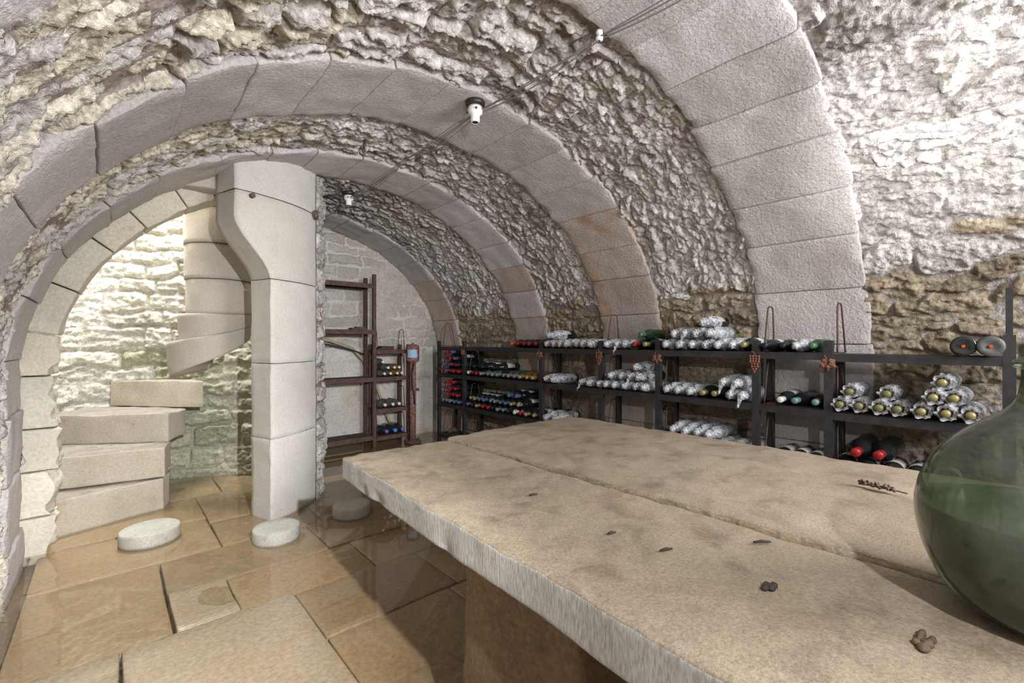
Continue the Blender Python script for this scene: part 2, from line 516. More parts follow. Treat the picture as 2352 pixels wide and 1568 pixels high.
M['dusty'] = plain('dusty_bottle_glass', (0.05, 0.055, 0.05), 0.5, 0, 0.5, vscale=22, col2=(0.10, 0.10, 0.09))
M['greenglass'] = plain('green_bottle_glass', (0.012, 0.035, 0.018), 0.12, 0, 0.6, vscale=14, col2=(0.02, 0.05, 0.03))
M['amber'] = plain('amber_wine_glass', (0.20, 0.085, 0.012), 0.15, 0, 0.6)
M['clear'] = plain('filmed_pale_bottle_glass', (0.22, 0.25, 0.23), 0.25, 0, 0.6, vscale=25, col2=(0.13, 0.15, 0.14))
M['label'] = plain('paper_label', (0.60, 0.58, 0.52), 0.8, 0, 0.3, vscale=90, col2=(0.42, 0.40, 0.36))
CAPC = {'red': (0.30, 0.014, 0.018), 'maroon': (0.16, 0.012, 0.03), 'orange': (0.48, 0.075, 0.015), 'gold': (0.34, 0.29, 0.13), 'green': (0.05, 0.16, 0.07),
        'blue': (0.07, 0.11, 0.19), 'teal': (0.12, 0.20, 0.20), 'white': (0.62, 0.62, 0.55), 'black': (0.015, 0.016, 0.02), 'grey': (0.17, 0.18, 0.18),
        'purple': (0.16, 0.10, 0.42), 'bright blue': (0.05, 0.25, 0.62), 'olive': (0.17, 0.16, 0.07), 'silver': (0.55, 0.57, 0.58)}
for k, v in CAPC.items(): M['cap_' + k] = plain('capsule_' + k.replace(' ', '_'), v, 0.35, 0.15 if k not in ('gold', 'silver') else 0.5)
M['porcelain'] = plain('white_porcelain', (0.80, 0.80, 0.78), 0.25)
M['blackplastic'] = plain('black_bakelite', (0.02, 0.018, 0.016), 0.45)
M['wire'] = plain('old_wire', (0.20, 0.19, 0.18), 0.7)
M['cable'] = plain('black_rubber_cable', (0.02, 0.02, 0.02), 0.5)
M['hose'] = plain('yellowed_hose', (0.38, 0.33, 0.20), 0.6, vscale=14, col2=(0.28, 0.24, 0.15))
M['bluepaper'] = plain('blue_sticker', (0.22, 0.42, 0.60), 0.6, vscale=60, col2=(0.38, 0.52, 0.60))
M['debris'] = plain('dark_debris', (0.03, 0.025, 0.02), 0.8)
M['dried'] = plain('dried_plant', (0.13, 0.085, 0.055), 0.9, vscale=80, col2=(0.07, 0.045, 0.03), bump=0.5)
M['redthread'] = plain('red_twist_tie', (0.5, 0.02, 0.03), 0.5)

def schlick(N, L, f0=0.02):
    lw = N.new('ShaderNodeLayerWeight'); lw.inputs['Blend'].default_value = 0.5
    pw = N.new('ShaderNodeMath'); pw.operation = 'POWER'; pw.inputs[1].default_value = 5.0
    L.new(lw.outputs['Facing'], pw.inputs[0])
    ma = N.new('ShaderNodeMath'); ma.operation = 'MULTIPLY_ADD'; ma.inputs[1].default_value = 1 - f0; ma.inputs[2].default_value = f0
    L.new(pw.outputs[0], ma.inputs[0])
    return ma.outputs[0]


# plastic film wrap
m, nt, N, L, B = new_mat('plastic_film')
B.inputs['Base Color'].default_value = (0.70, 0.71, 0.74, 1)
B.inputs['Roughness'].default_value = 0.22
tr = N.new('ShaderNodeBsdfTransparent')
mx = N.new('ShaderNodeMixShader')
tc = N.new('ShaderNodeTexCoord')
nn = noise(N, L, tc.outputs['Object'], 27, 4, 0.62, 1.8)
rr = ramp(N, [(0.38, (0.10,) * 3), (0.62, (0.88,) * 3)]); L.new(nn, rr.inputs[0])
L.new(rr.outputs[0], mx.inputs[0]); L.new(tr.outputs[0], mx.inputs[1]); L.new(B.outputs[0], mx.inputs[2])
L.new(mx.outputs[0], N['Material Output'].inputs['Surface'])
bp = N.new('ShaderNodeBump'); bp.inputs['Strength'].default_value = 0.9; bp.inputs['Distance'].default_value = 0.006
L.new(nn, bp.inputs['Height']); L.new(bp.outputs[0], B.inputs['Normal'])
M['film'] = m

# shallow water: clear, faintly tinted, Fresnel reflection
m, nt, N, L, B = new_mat('shallow_water')
N.remove(B)
tr = N.new('ShaderNodeBsdfTransparent'); tr.inputs[0].default_value = (0.93, 0.90, 0.84, 1)
gl = N.new('ShaderNodeBsdfGlossy'); gl.inputs['Roughness'].default_value = 0.02
fr = schlick(N, L, 0.06)
mx = N.new('ShaderNodeMixShader')
tc = N.new('ShaderNodeTexCoord')
nn = noise(N, L, tc.outputs['Object'], 9, 2, 0.5)
bp = N.new('ShaderNodeBump'); bp.inputs['Strength'].default_value = 0.03; bp.inputs['Distance'].default_value = 0.01
L.new(nn, bp.inputs['Height']); L.new(bp.outputs[0], gl.inputs['Normal'])
L.new(fr, mx.inputs[0]); L.new(tr.outputs[0], mx.inputs[1]); L.new(gl.outputs[0], mx.inputs[2])
L.new(mx.outputs[0], N['Material Output'].inputs['Surface'])
M['water'] = m

# green demijohn glass (dusty, thick)
m, nt, N, L, B = new_mat('dusty_green_glass')
B.inputs['Base Color'].default_value = (0.12, 0.135, 0.105, 1); B.inputs['Roughness'].default_value = 0.16
tr = N.new('ShaderNodeBsdfTransparent'); tr.inputs[0].default_value = (0.42, 0.48, 0.37, 1)
mx = N.new('ShaderNodeMixShader')
tc = N.new('ShaderNodeTexCoord')
nn = noise(N, L, tc.outputs['Object'], 22, 6, 0.7)
rr = ramp(N, [(0.3, (0.10,) * 3), (0.7, (0.42,) * 3)]); L.new(nn, rr.inputs[0])
gl = N.new('ShaderNodeBsdfGlossy'); gl.inputs['Roughness'].default_value = 0.08
fr = schlick(N, L, 0.05)
mx2 = N.new('ShaderNodeMixShader')
L.new(rr.outputs[0], mx.inputs[0]); L.new(tr.outputs[0], mx.inputs[1]); L.new(B.outputs[0], mx.inputs[2])
L.new(fr, mx2.inputs[0]); L.new(mx.outputs[0], mx2.inputs[1]); L.new(gl.outputs[0], mx2.inputs[2])
L.new(mx2.outputs[0], N['Material Output'].inputs['Surface'])
M['demijohn'] = m
M['liquid'] = plain('dark_green_liquid', (0.05, 0.085, 0.022), 0.3, 0, 0.4, vscale=30, col2=(0.07, 0.10, 0.035))

# ------------------------------------------------------------------ vault profile
CX, CZ, RA, RB = 1.3, 0.9, 1.61, 1.30


def make_profile(da):
    a = RA + da; b = RB + da
    pts = [(CX + a, z) for z in np.linspace(-0.05, CZ, 40)[:-1]]
    pts += [(CX + a * math.cos(t), CZ + b * math.sin(t)) for t in np.linspace(0, PI, 400)]
    pts += [(CX - a, z) for z in np.linspace(CZ, -0.05, 40)[1:]]
    p = np.array(pts)
    s = np.concatenate([[0], np.cumsum(np.linalg.norm(np.diff(p, axis=0), axis=1))])
    return p, s


class Prof:
    def __init__(s, da):
        s.p, s.s = make_profile(da); s.len = s.s[-1]
    def at(s, q):
        x = np.interp(q, s.s, s.p[:, 0]); z = np.interp(q, s.s, s.p[:, 1])
        e = 0.004
        tx = np.interp(q + e, s.s, s.p[:, 0]) - np.interp(q - e, s.s, s.p[:, 0])
        tz = np.interp(q + e, s.s, s.p[:, 1]) - np.interp(q - e, s.s, s.p[:, 1])
        l = np.hypot(tx, tz)
        return x, z, -tz / l, tx / l      # inward normal


PV = Prof(0.022)
PR = Prof(0.0)
RIBS = [(0.508, 1.035), (1.675, 2.18), (2.76, 3.2), (4.13, 4.6)]
BAYS = [(-0.15, 0.508), (1.035, 1.675), (2.18, 2.76), (3.2, 4.13)]
DRUM = (0.5, 3.7)


def outside_drum(c):
    inside = ((c[:, 0] - DRUM[0]) ** 2 + (c[:, 1] - DRUM[1]) ** 2 < 0.70 ** 2) | ((c[:, 0] < 0.62) & (c[:, 1] > 3.36))
    return ~inside


side_word = ['beside the camera end', 'between the two nearest arches', 'between the middle arches', 'between the two farthest arches']
for bi, (y0, y1) in enumerate(BAYS):
    res = 0.0058
    nu = int((y1 - y0 + 0.03) / res); nv = int(PV.len / 0.0066)
    u = np.linspace(y0 - 0.014, y1 + 0.014, nu); v = np.linspace(0, PV.len, nv)
    U, V = np.meshgrid(u, v)
    dep = (0.018, 0.026, 0.026, 0.026)[bi]
    rb = Rubble(y0, y1, 0, 3.5, (0.06, 0.13), (0.14, 0.36), 30 + bi * 17, 0.0045 if bi == 0 else 0.009, (0.017, dep, dep, dep)[bi], 1.0 if bi == 0 else 1.25, 0.11 if bi == 0 else 0.05, 1.1)
    ra = Rubble(0, PV.len, y0, y1, (0.055, 0.125), (0.12, 0.34), 37 + bi * 17, 0.009, dep, 1.35, 0.07, 1.4)
    rm = Rubble(0, PV.len, y0, y1, (0.045, 0.10), (0.06, 0.16), 43 + bi * 17, 0.0045, dep * 0.5, 1.15, 0.11, 1.3)
    cut = 3.3 if bi == 0 else 1.42
    def low(u_, v_): return v_ < cut + 0.10 * fbm(u_ * 5, v_ * 5, 71 + bi, 3)
    def mid(u_, v_): return v_ < 3.0 + 0.3 * fbm(u_ * 3, v_ * 3, 75 + bi, 3)
    h = np.where(low(U, V), rb.height(U, V), np.where(mid(U, V), rm.height(V, U), ra.height(V, U)))
    x, z, nx, nz = PV.at(V)
    P = np.stack([x + nx * h, U + 0 * h, z + nz * h], -1)
    uc = (u[:-1] + u[1:]) / 2; vc = (v[:-1] + v[1:]) / 2
    Uc, Vc = np.meshgrid(uc, vc)
    ib = rb.ids(Uc, Vc); ia = ra.ids(Vc, Uc)
    im = rm.ids(Vc, Uc)
    ids = np.where(low(Uc, Vc), ib, np.where(mid(Uc, Vc), np.where(im < 0, -1, im + 20000), np.where(ia < 0, -1, ia + 10000)))
    wr = 'wall_right' if bi == 0 else 'wall_right'
    roots = {'c': ('ceiling', 'rough rubble stone vault ' + side_word[bi], 'ceiling'),
             'r': ('wall_right', 'rubble side wall behind the wine rack ' + side_word[bi], 'wall'),
             'l': ('wall_left', 'rubble foot of the vault opposite the wine rack ' + side_word[bi], 'wall')}
    def root_for(c):
        if c[2] > 1.02: return 'c'
        return 'r' if c[0] > 1.3 else 'l'
    def mat_for(c, bi=bi):
        if c[0] > 1.3 and c[2] < (1.30 + (0.35 * random.random() if bi == 0 else 0.1 * random.random())): return M['ochre']
        if c[0] < 0.75 and random.random() < 0.6: return M['cream']
        return M['vault']
    split_grid(P, ids, root_for, mat_for, M['greymortar'] if bi == 0 else M['mortar'], roots, outside_drum if bi == 3 else None, smooth=False)

# rest of the vault behind the camera and the end wall there
v = np.linspace(0, PV.len, 120); u = np.linspace(-1.7, -0.12, 40)
U, V = np.meshgrid(u, v); x, z, nx, nz = PV.at(V)
h = 0.02 * fbm(U * 9, V * 9, 3, 3)
P = np.stack([x + nx * h, U, z + nz * h], -1)
idx = np.arange(P.shape[0] * P.shape[1]).reshape(P.shape[:2])
F = np.stack([idx[:-1, :-1], idx[:-1, 1:], idx[1:, 1:], idx[1:, :-1]], -1).reshape(-1, 4)
tag(np_mesh('ceiling', P.reshape(-1, 3), F, M['vault']), 'vault continuing behind the camera', 'ceiling', kind='structure')
tag(MB().box((1.3, -1.74, 1.1), (3.4, 0.08, 2.4)).build('wall_front', M['vault']), 'end wall behind the camera', 'wall', kind='structure')

# ------------------------------------------------------------------ ribs with voussoirs
rib_word = ['nearest', 'second', 'third', 'farthest']
for ri, (y0, y1) in enumerate(RIBS):
    # backing ring (mortar)
    v = np.linspace(0, PR.len, 160); U, V = np.meshgrid(np.linspace(y0 - 0.02, y1 + 0.02, 4), v)
    x, z, nx, nz = PR.at(V)
    dd = -0.055
    P = np.stack([x + nx * dd, U, z + nz * dd], -1)
    idx = np.arange(P.shape[0] * 4).reshape(-1, 4)
    F = np.stack([idx[:-1, :-1], idx[:-1, 1:], idx[1:, 1:], idx[1:, :-1]], -1).reshape(-1, 4)
    if ri == 3:
        c = P.reshape(-1, 3)[F].mean(1); F = F[outside_drum(c)]
    root = np_mesh('trim_%d' % (ri + 1), P.reshape(-1, 3), F, M['mortar'])
    tag(root, 'dressed stone arch rib, %s of the four across the vault' % rib_word[ri], 'arch', kind='structure')
    r = random.Random(70 + ri)
    s = 0.0
    while s < PR.len - 0.02:
        L_ = r.uniform(0.235, 0.30)
        if s + L_ > PR.len - 0.12: L_ = PR.len - s
        off = r.uniform(-0.004, 0.006); e0 = r.uniform(-0.012, 0.012); e1 = r.uniform(-0.012, 0.012); tl = r.uniform(-0.006, 0.006)
        wy = y1 - y0
        def fm(p, s=s, off=off, e0=e0, e1=e1, tl=tl, seed=ri * 40 + int(s * 10), L_=L_):
            g = 0.0018
            q = s + g + p[:, 0] * (1 - 2 * g / L_)
            x, z, nx, nz = PR.at(q)
            t = p[:, 1] / wy
            y = y0 + e0 + (wy - e0 + e1) * t
            n3 = 0.006 * fbm(q * 11, y * 11, seed, 4) + 0.012 * fbm(q * 5 + 7, y * 5, 900 + ri, 2) * 0.6
            edge = np.minimum(t, 1 - t) * wy
            n3 = n3 - 0.012 * np.clip(1 - edge / 0.03, 0, 1) * np.clip(0.3 + 2 * vn(q * 22, y * 8, 77 + ri), 0, 1)
            hgt = -0.09 + p[:, 2] * 1.0 + off + tl * (p[:, 0] / L_ - 0.5) * 2 + np.where(p[:, 2] > 0.05, n3, 0)
            y = y + 0.012 * fbm(q * 14, y * 3 + 5, 31 + ri, 2)
            return np.stack([x + nx * hgt, y, z + nz * hgt], -1)
        qm = s + L_ / 2
        xm, zm, _, _ = PR.at(np.array([qm]))
        skip = ri == 3 and not outside_drum(np.array([[xm[0], (y0 + y1) / 2, zm[0]]]))[0]
        if not skip:
            lowtan = (zm[0] < 1.85 and xm[0] > 1.3 and ri > 0 and r.random() < 0.85)
            mt = M['ashlar_tan'] if lowtan else M['ashlar']
            block(L_, wy, 0.09, 0.006, (14, 22, 2), fm, 'voussoir', mt, root)
        s += L_

# ------------------------------------------------------------------ back wall: rubble above, plaster below
def wall_sheet(plan, zr, rb_args, mat_for, mortar, root, res=0.009, flip=False, zshape=None, keep=None, smoothbelow=None):
    pl = np.array(plan); sl = np.concatenate([[0], np.cumsum(np.linalg.norm(np.diff(pl, axis=0), axis=1))])
    u = np.linspace(0, sl[-1], int(sl[-1] / res)); v = np.linspace(zr[0], zr[1], int((zr[1] - zr[0]) / res))
    U, V = np.meshgrid(u, v)
    rb = Rubble(0, sl[-1], zr[0], zr[1], *rb_args)
    h = rb.height(U, V)
    ids = rb.ids(*np.meshgrid((u[:-1] + u[1:]) / 2, (v[:-1] + v[1:]) / 2))
    if smoothbelow is not None:
        e = smoothbelow + 0.05 * fbm(U * 4, V * 0 + 3, 5, 3)
        t = np.clip((V - e) / 0.02, 0, 1)
        h = h * t + (1 - t) * (0.012 + 0.006 * fbm(U * 8, V * 8, 8, 4))
        vc = (v[:-1] + v[1:]) / 2
        Uc, Vc = np.meshgrid((u[:-1] + u[1:]) / 2, vc)
        ids = np.where(Vc < smoothbelow + 0.05 * fbm(Uc * 4, Vc * 0 + 3, 5, 3), -1, ids)
    X = np.interp(U, sl, pl[:, 0]); Y = np.interp(U, sl, pl[:, 1])
    e = 0.06
    tx = np.interp(U + e, sl, pl[:, 0]) - np.interp(U - e, sl, pl[:, 0]); ty = np.interp(U + e, sl, pl[:, 1]) - np.interp(U - e, sl, pl[:, 1])
    l = np.maximum(np.hypot(tx, ty), 1e-9)
    sg = -1 if flip else 1
    P = np.stack([X + sg * ty / l * h, Y - sg * tx / l * h, V], -1)
    return split_grid(P, ids, lambda c: 'w', mat_for, mortar, {'w': root}, keep)


wall_sheet([(0.85, 4.6), (3.02, 4.6)], (-0.05, 2.26), ((0.09, 0.15), (0.16, 0.36), 401, 0.009, 0.022, 0.8, 0.04), lambda c: M['backstone'], M['plaster'],
           ('wall_back', 'end wall of stones over old grey plaster behind the rusty shelves', 'wall'), 0.011, smoothbelow=1.0)

# stair drum outer wall
th = np.radians(np.linspace(-60, 75, 60))
wall_sheet([(DRUM[0] + 0.74 * math.cos(t), DRUM[1] + 0.74 * math.sin(t)) for t in th], (-0.05, 2.26),
           ((0.10, 0.17), (0.14, 0.28), 501, 0.009, 0.03, 1.3, 0.04), lambda c: M['vault'], M['mortar'],
           ('wall_tower', 'rough curved outside of the stair tower behind the dressed pillar', 'wall'), 0.012, flip=False)

# stair well wall
sw = [(-0.40, 3.2), (-0.40, 4.02), (-0.35, 4.3), (-0.18, 4.47), (0.04, 4.51), (0.2, 4.44), (0.34, 4.32), (0.58, 4.24), (0.84, 4.06), (0.98, 3.8), (1.0, 3.5)]
# smooth the plan line
sp = np.array(sw); ss = np.linspace(0, len(sw) - 1, 120)
sp = np.stack([np.interp(ss, np.arange(len(sw)), sp[:, i]) for i in (0, 1)], -1)
for _ in range(6): sp[1:-1] = (sp[:-2] + 2 * sp[1:-1] + sp[2:]) / 4
wall_sheet([tuple(p) for p in sp], (-0.05, 2.3), ((0.10, 0.16), (0.18, 0.40), 611, 0.007, 0.030, 1.0, 0.04),
           lambda c: M['mossy'] if (c[2] < 0.95 and c[0] > 0.2) else M['stairwall'], M['lightmortar'],
           ('wall_stairwell', 'curved wall of pale coursed rubble around the stone stair', 'wall'), 0.010)
mb = MB()
for i in range(len(sp) - 1):
    a, b = sp[i], sp[i + 1]
    n = len(mb.v)
    mb.v += [(a[0], a[1], 2.28), (b[0], b[1], 2.28), (b[0], b[1], 3.2), (a[0], a[1], 3.2)]
    mb.f.append((n, n + 1, n + 2, n + 3))
tag(mb.build('wall_shaft', M['stairwall']), 'upper stair shaft wall above the doorway', 'wall', kind='structure')
tag(MB().box((0.35, 3.30, 2.72), (1.7, 0.06, 1.0)).build('wall_shaft', M['stairwall']), 'front of the upper stair shaft over the vault', 'wall', kind='structure')

# ------------------------------------------------------------------ doorway arch ring on the left
ring = empty('trim_5', (-0.2, 3.31, 0))
tag(ring, 'pale dressed arch ring framing the stair doorway', 'arch', kind='structure')
PD = Prof(-0.105)
r = random.Random(9)
s_end = PD.len
s = PD.len
segs = []
while s > PD.len - 2.35:
    L_ = r.uniform(0.2, 0.27)
    segs.append((s - L_, L_)); s -= L_
for k, (s0, L_) in enumerate(segs):
    def fm(p, s0=s0, L_=L_, k=k):
        q = s0 + 0.003 + p[:, 0] * (1 - 0.006 / L_)
        x, z, nx, nz = PD.at(q)
        n3 = (0.012 if k > 4 else 0.06) * fbm(q * 9, p[:, 1] * 9, 60 + k, 4)
        hgt = -0.16 + p[:, 2] + np.where(p[:, 2] > 0.1, n3, 0)
        return np.stack([x + nx * hgt, 3.215 + p[:, 1] + 0.012 * fbm(q * 9 + 3, p[:, 2] * 9, 90 + k, 3), z + nz * hgt], -1)
    block(L_, 0.2, 0.16, 0.008, (10, 8, 7), fm, 'voussoir', M['ring'], ring)
# lintel stone between ring and pillar
hexa_block(quad_prism([(0.28, 3.14), (0.70, 3.05), (0.78, 3.34), (0.36, 3.42)], 1.93, 2.2), 'lintel', M['newel'], ring, 0.01, (8, 8, 5), 0.01, 12, 5)

# ------------------------------------------------------------------ pillar (dressed front of the stair tower)
pil = empty('pillar', (0.95, 3.1, 0))
tag(pil, 'dressed stone pillar with curved front and flared head beside the stair', 'pillar', kind='structure')


def thL(z):
    t = min(1, max(0, (z - 1.40) / 0.36)); t = t * t * (3 - 2 * t)
    return math.radians(-75.0 - 13.5 * t)


zs = [-0.03, 0.476, 0.92, 1.42, 1.90, 2.22]
for k in range(5):
    z0, z1 = zs[k] + 0.002, zs[k + 1] - 0.002
    lv = np.linspace(z0, z1, 18); lv = np.concatenate([[z0], [z0 + 0.006], lv[1:-1], [z1 - 0.006], [z1]])
    na = 22
    rows = []
    for li, z in enumerate(lv):
        ins = 0.006 if li in (0, len(lv) - 1) else 0.0
        tl_ = thL(z); tr_ = math.radians(-44.0)
        sec = []
        for j in range(na):
            f = j / (na - 1)
            t = tl_ + (tr_ - tl_) * f
            rr_ = 0.81 - 0.045 * f - ins
            if j == 0: rr_ -= 0.004
            sec.append((DRUM[0] + rr_ * math.cos(t), DRUM[1] + rr_ * math.sin(t)))
        cl = np.array(sec[0])
        jd = np.array((-0.060, 0.19))
        inner = [tuple(np.array((DRUM[0] + 0.6 * math.cos(tr_), DRUM[1] + 0.6 * math.sin(tr_))))]
        for f in (1.0, 0.85, 0.7, 0.55, 0.4, 0.25, 0.12, 0.03):
            pt = cl + jd * f
            inner.append((pt[0] + ins * 0.5, pt[1]))
        rows.append([(x, y, z) for x, y in sec + inner])
    A = np.array(rows)            # nl, ns, 3
    nl, ns, _ = A.shape
    Pv = A.reshape(-1, 3)
    amp = 0.005
    Pv = Pv + np.stack([v3(Pv, 16, 3 + k), v3(Pv, 16, 103 + k), v3(Pv, 16, 0) * 0.3], -1) * amp
    idx = np.arange(nl * ns).reshape(nl, ns)
    nxt = np.roll(idx, -1, axis=1)
    F = np.stack([idx[:-1], nxt[:-1], nxt[1:], idx[1:]], -1).reshape(-1, 4)
    caps = []
    for row, fl in ((0, True), (nl - 1, False)):
        for j in range(1, ns // 2):
            q = (idx[row, j], idx[row, j + 1] if j + 1 <= ns - j - 1 else idx[row, j], idx[row, ns - j - 1], idx[row, ns - j])
            if len(set(q)) == 4: caps.append(q)
    F = np.concatenate([F, np.array(caps)])
    np_mesh('pillar_block', Pv, F, M['pillar'], pil)

# ------------------------------------------------------------------ spiral stair
st = empty('staircase', (0.0, 3.7, 0))
tag(st, 'worn winding stone stair rising behind the doorway arch', 'stairs', kind='structure')
RZ = 0.19
# outlines: front-left, front-right, back-right, back-left
steps = [
    ([(-0.40, 3.385), (0.257, 3.61), (0.30, 3.74), (-0.40, 3.86)], 0.0),
    ([(-0.40, 3.735), (0.264, 3.60), (0.32, 3.90), (-0.40, 4.34)], 1.0),
    ([(-0.40, 4.25), (0.297, 3.775), (0.42, 4.02), (0.06, 4.60)], 2.0),
    ([(0.005, 4.50), (0.375, 4.085), (0.52, 4.0), (0.46, 4.40)], 3.0)]
for k, (q, lv) in enumerate(steps):
    z0 = lv * RZ - (0.03 if k == 0 else 0.0); z1 = (lv + 1) * RZ
    o = hexa_block(quad_prism(q, z0 + 0.002, z1 - 0.001), 'step', M['step'], st, 0.009, (18, 10, 6), 0.010, 9, 20 + k)
    o.data.materials.append(M['tread'])
    for pl in o.data.polygons:
        if pl.normal.z > 0.8: pl.material_index = 1
# newel built from the inner ends of the upper steps
NC = (0.585, 3.725)
nb = [(1.235, 1.465), (1.465, 1.70), (1.70, 1.94), (1.94, 2.25)]


def newel_piece(ztop, zbot, rad, seed, name='newel_block', a0=-205, a1=-15):
    na = 26; nl = 9
    rows = []
    for i in range(nl):
        t = i / (nl - 1)
        row = []
        for j in range(na):
            f = j / (na - 1)
            a = math.radians(a0 + (a1 - a0) * f)
            z = zbot(f) * (1 - t) + ztop(f) * t
            rr_ = rad(f, t)
            row.append((NC[0] + rr_ * math.cos(a), NC[1] + rr_ * math.sin(a), z))
        row.append((NC[0] + 0.03, NC[1] + 0.06, zbot(0.8) * (1 - t) + ztop(0.8) * t))
        rows.append(row)
    # soffit row going inward so that the under-side curves away
    A = np.array(rows); nl, ns, _ = A.shape
    low = A[0].copy(); low[:, 0] = NC[0] + 0.03 + (low[:, 0] - NC[0]) * 0.35; low[:, 1] = NC[1] + 0.05 + (low[:, 1] - NC[1]) * 0.35
    low[:, 2] += 0.05
    top = A[-1].copy(); top[:, 0] = NC[0] + 0.03; top[:, 1] = NC[1] + 0.05
    A = np.concatenate([low[None], A, top[None]]); nl = len(A)
    Pv = A.reshape(-1, 3)
    Pv = Pv + np.stack([v3(Pv, 12, seed), v3(Pv, 12, seed + 9), 0 * Pv[:, 0]], -1) * 0.008
    idx = np.arange(nl * ns).reshape(nl, ns); nxt = np.roll(idx, -1, axis=1)
    F = np.stack([idx[:-1], nxt[:-1], nxt[1:], idx[1:]], -1).reshape(-1, 4)
    np_mesh(name, Pv, F, M['newel'], st)


for k, (a, b) in enumerate(nb):
    sh = (0.0, 0.006, 0.012, 0.03)[k]
    newel_piece(lambda f, b=b: b - 0.002, lambda f, a=a: a + 0.001, lambda f, t, sh=sh: 0.20 + sh, 200 + k)
newel_piece(lambda f: 1.234, lambda f: 1.03 + 0.10 * f + 0.05 * f * f, lambda f, t: 0.205 + 0.05 * (1 - f) ** 2 * (0.6 + 0.4 * t), 230)
newel_piece(lambda f: 1.029 + 0.10 * f + 0.05 * f * f, lambda f: 0.80 + 0.20 * f + 0.13 * f * f, lambda f, t: 0.20 + 0.13 * (1 - f) ** 1.6 * (0.75 + 0.25 * t), 240)

# ------------------------------------------------------------------ floor, flagstones, water
fl = tag(MB().box((1.3, 1.45, -0.11), (3.5, 6.5, 0.1)).build('floor', M['bed']), 'wet floor of large tan flagstones under a film of water', 'floor', kind='structure')
flags = []
def F_(x0, x1, y0, y1): flags.append((x0, x1, y0, y1))
X0 = -0.265
F_(X0, 0.03, 1.3, 2.03); F_(0.03, 0.58, 1.3, 2.03); F_(0.58, 1.15, 1.65, 2.03); F_(0.58, 1.10, 1.2, 1.65); F_(1.15, 1.75, 1.65, 2.03); F_(1.10, 1.75, 1.2, 1.65)
F_(X0, 0.18, 2.03, 2.75); F_(0.18, 0.39, 2.03, 2.36); F_(0.39, 0.95, 2.03, 2.36); F_(0.95, 1.6, 2.03, 2.36)
F_(0.18, 0.85, 2.36, 2.75); F_(0.85, 1.45, 2.36, 2.75); F_(1.45, 1.95, 2.36, 2.75); F_(1.6, 2.1, 2.03, 2.36)
F_(X0, 0.44, 2.75, 3.25); F_(0.44, 0.95, 2.75, 3.15); F_(0.95, 1.5, 2.75, 3.15); F_(1.5, 2.05, 2.75, 3.2)
F_(X0, 0.44, 3.25, 3.75); F_(0.44, 0.9, 3.15, 3.75); F_(0.2, 0.6, 3.75, 4.25); F_(0.6, 1.0, 3.75, 4.2)
r = random.Random(4)
y = 3.15
for yy in (3.15, 3.62, 4.1):
    x = 1.2 if yy < 4 else 1.0
    x = 1.5 if yy == 3.15 else x
    while x < 2.9:
        ww = min(r.uniform(0.4, 0.65), 2.95 - x)
        if ww > 0.12: F_(x, x + ww, yy + (0.05 if yy == 3.15 else 0), min(yy + 0.47, 4.58))
        x += ww
for (ya, yb) in ((1.2, 1.65), (1.65, 2.03), (2.03, 2.36), (2.36, 2.75), (2.75, 3.2)):
    x = {1.2: 1.75, 1.65: 1.75, 2.03: 2.1, 2.36: 1.95, 2.75: 2.05}[ya]
    while x < 2.9:
        ww = min(r.uniform(0.4, 0.65), 2.95 - x)
        if ww > 0.12: F_(x, x + ww, ya, yb)
        x += ww
yy = 1.2
for (ya, yb) in ((0.75, 1.2), (0.3, 0.75), (-0.2, 0.3)):
    x = X0
    while x < 2.9:
        ww = min(r.uniform(0.45, 0.7), 2.95 - x)
        if ww > 0.12: F_(x, x + ww, ya, yb + (0.1 if (yb == 1.2 and x < 0.58) else 0))
        x += ww
for k, (x0, x1, y0, y1) in enumerate(flags):
    g = 0.003
    dry = (x1 < 0.1 and y1 < 2.8) or (x0 < 0.3 and y1 < 2.1) or (x0 < 0.2 and y1 < 2.4)
    dz = r.uniform(-0.004, 0.003) + (0.0125 if dry else 0); tz = r.uniform(-0.003, 0.003)
    j = lambda: r.uniform(-0.002, 0.002)
    q = [(x0 + g + j(), y0 + g + j()), (x1 - g + j(), y0 + g + j()), (x1 - g + j(), y1 - g + j()), (x0 + g + j(), y1 - g + j())]
    c = [(a, b, -0.075) for a, b in q] + [(q[0][0], q[0][1], -0.011 + dz), (q[1][0], q[1][1], -0.011 + dz + tz), (q[2][0], q[2][1], -0.011 + dz), (q[3][0], q[3][1], -0.011 + dz - tz)]
    hexa_block(c, 'flagstone', M['wetflag'] if dry else M['flag'], fl, 0.006, (12, 10, 2), 0.004, 6, 300 + k)
mb = MB()
mb.v = [(-0.45, -1.7, 0), (3.05, -1.7, 0), (3.05, 4.62, 0), (-0.45, 4.62, 0)]; mb.f = [(0, 1, 2, 3)]
tag(mb.build('water', M['water']), 'thin sheet of clear still water lying over the flagstones', 'water', kind='structure')

# ------------------------------------------------------------------ pale stone discs on the floor
def at_floor(px, py, z=0.0):
    d = (CAM.z - z) * 1040.0 / (py - 784.0); rr_ = (px - 1176.0) / 1040.0 * d
    return d * math.sin(YAW) + rr_ * math.cos(YAW), d * math.cos(YAW) - rr_ * math.sin(YAW)


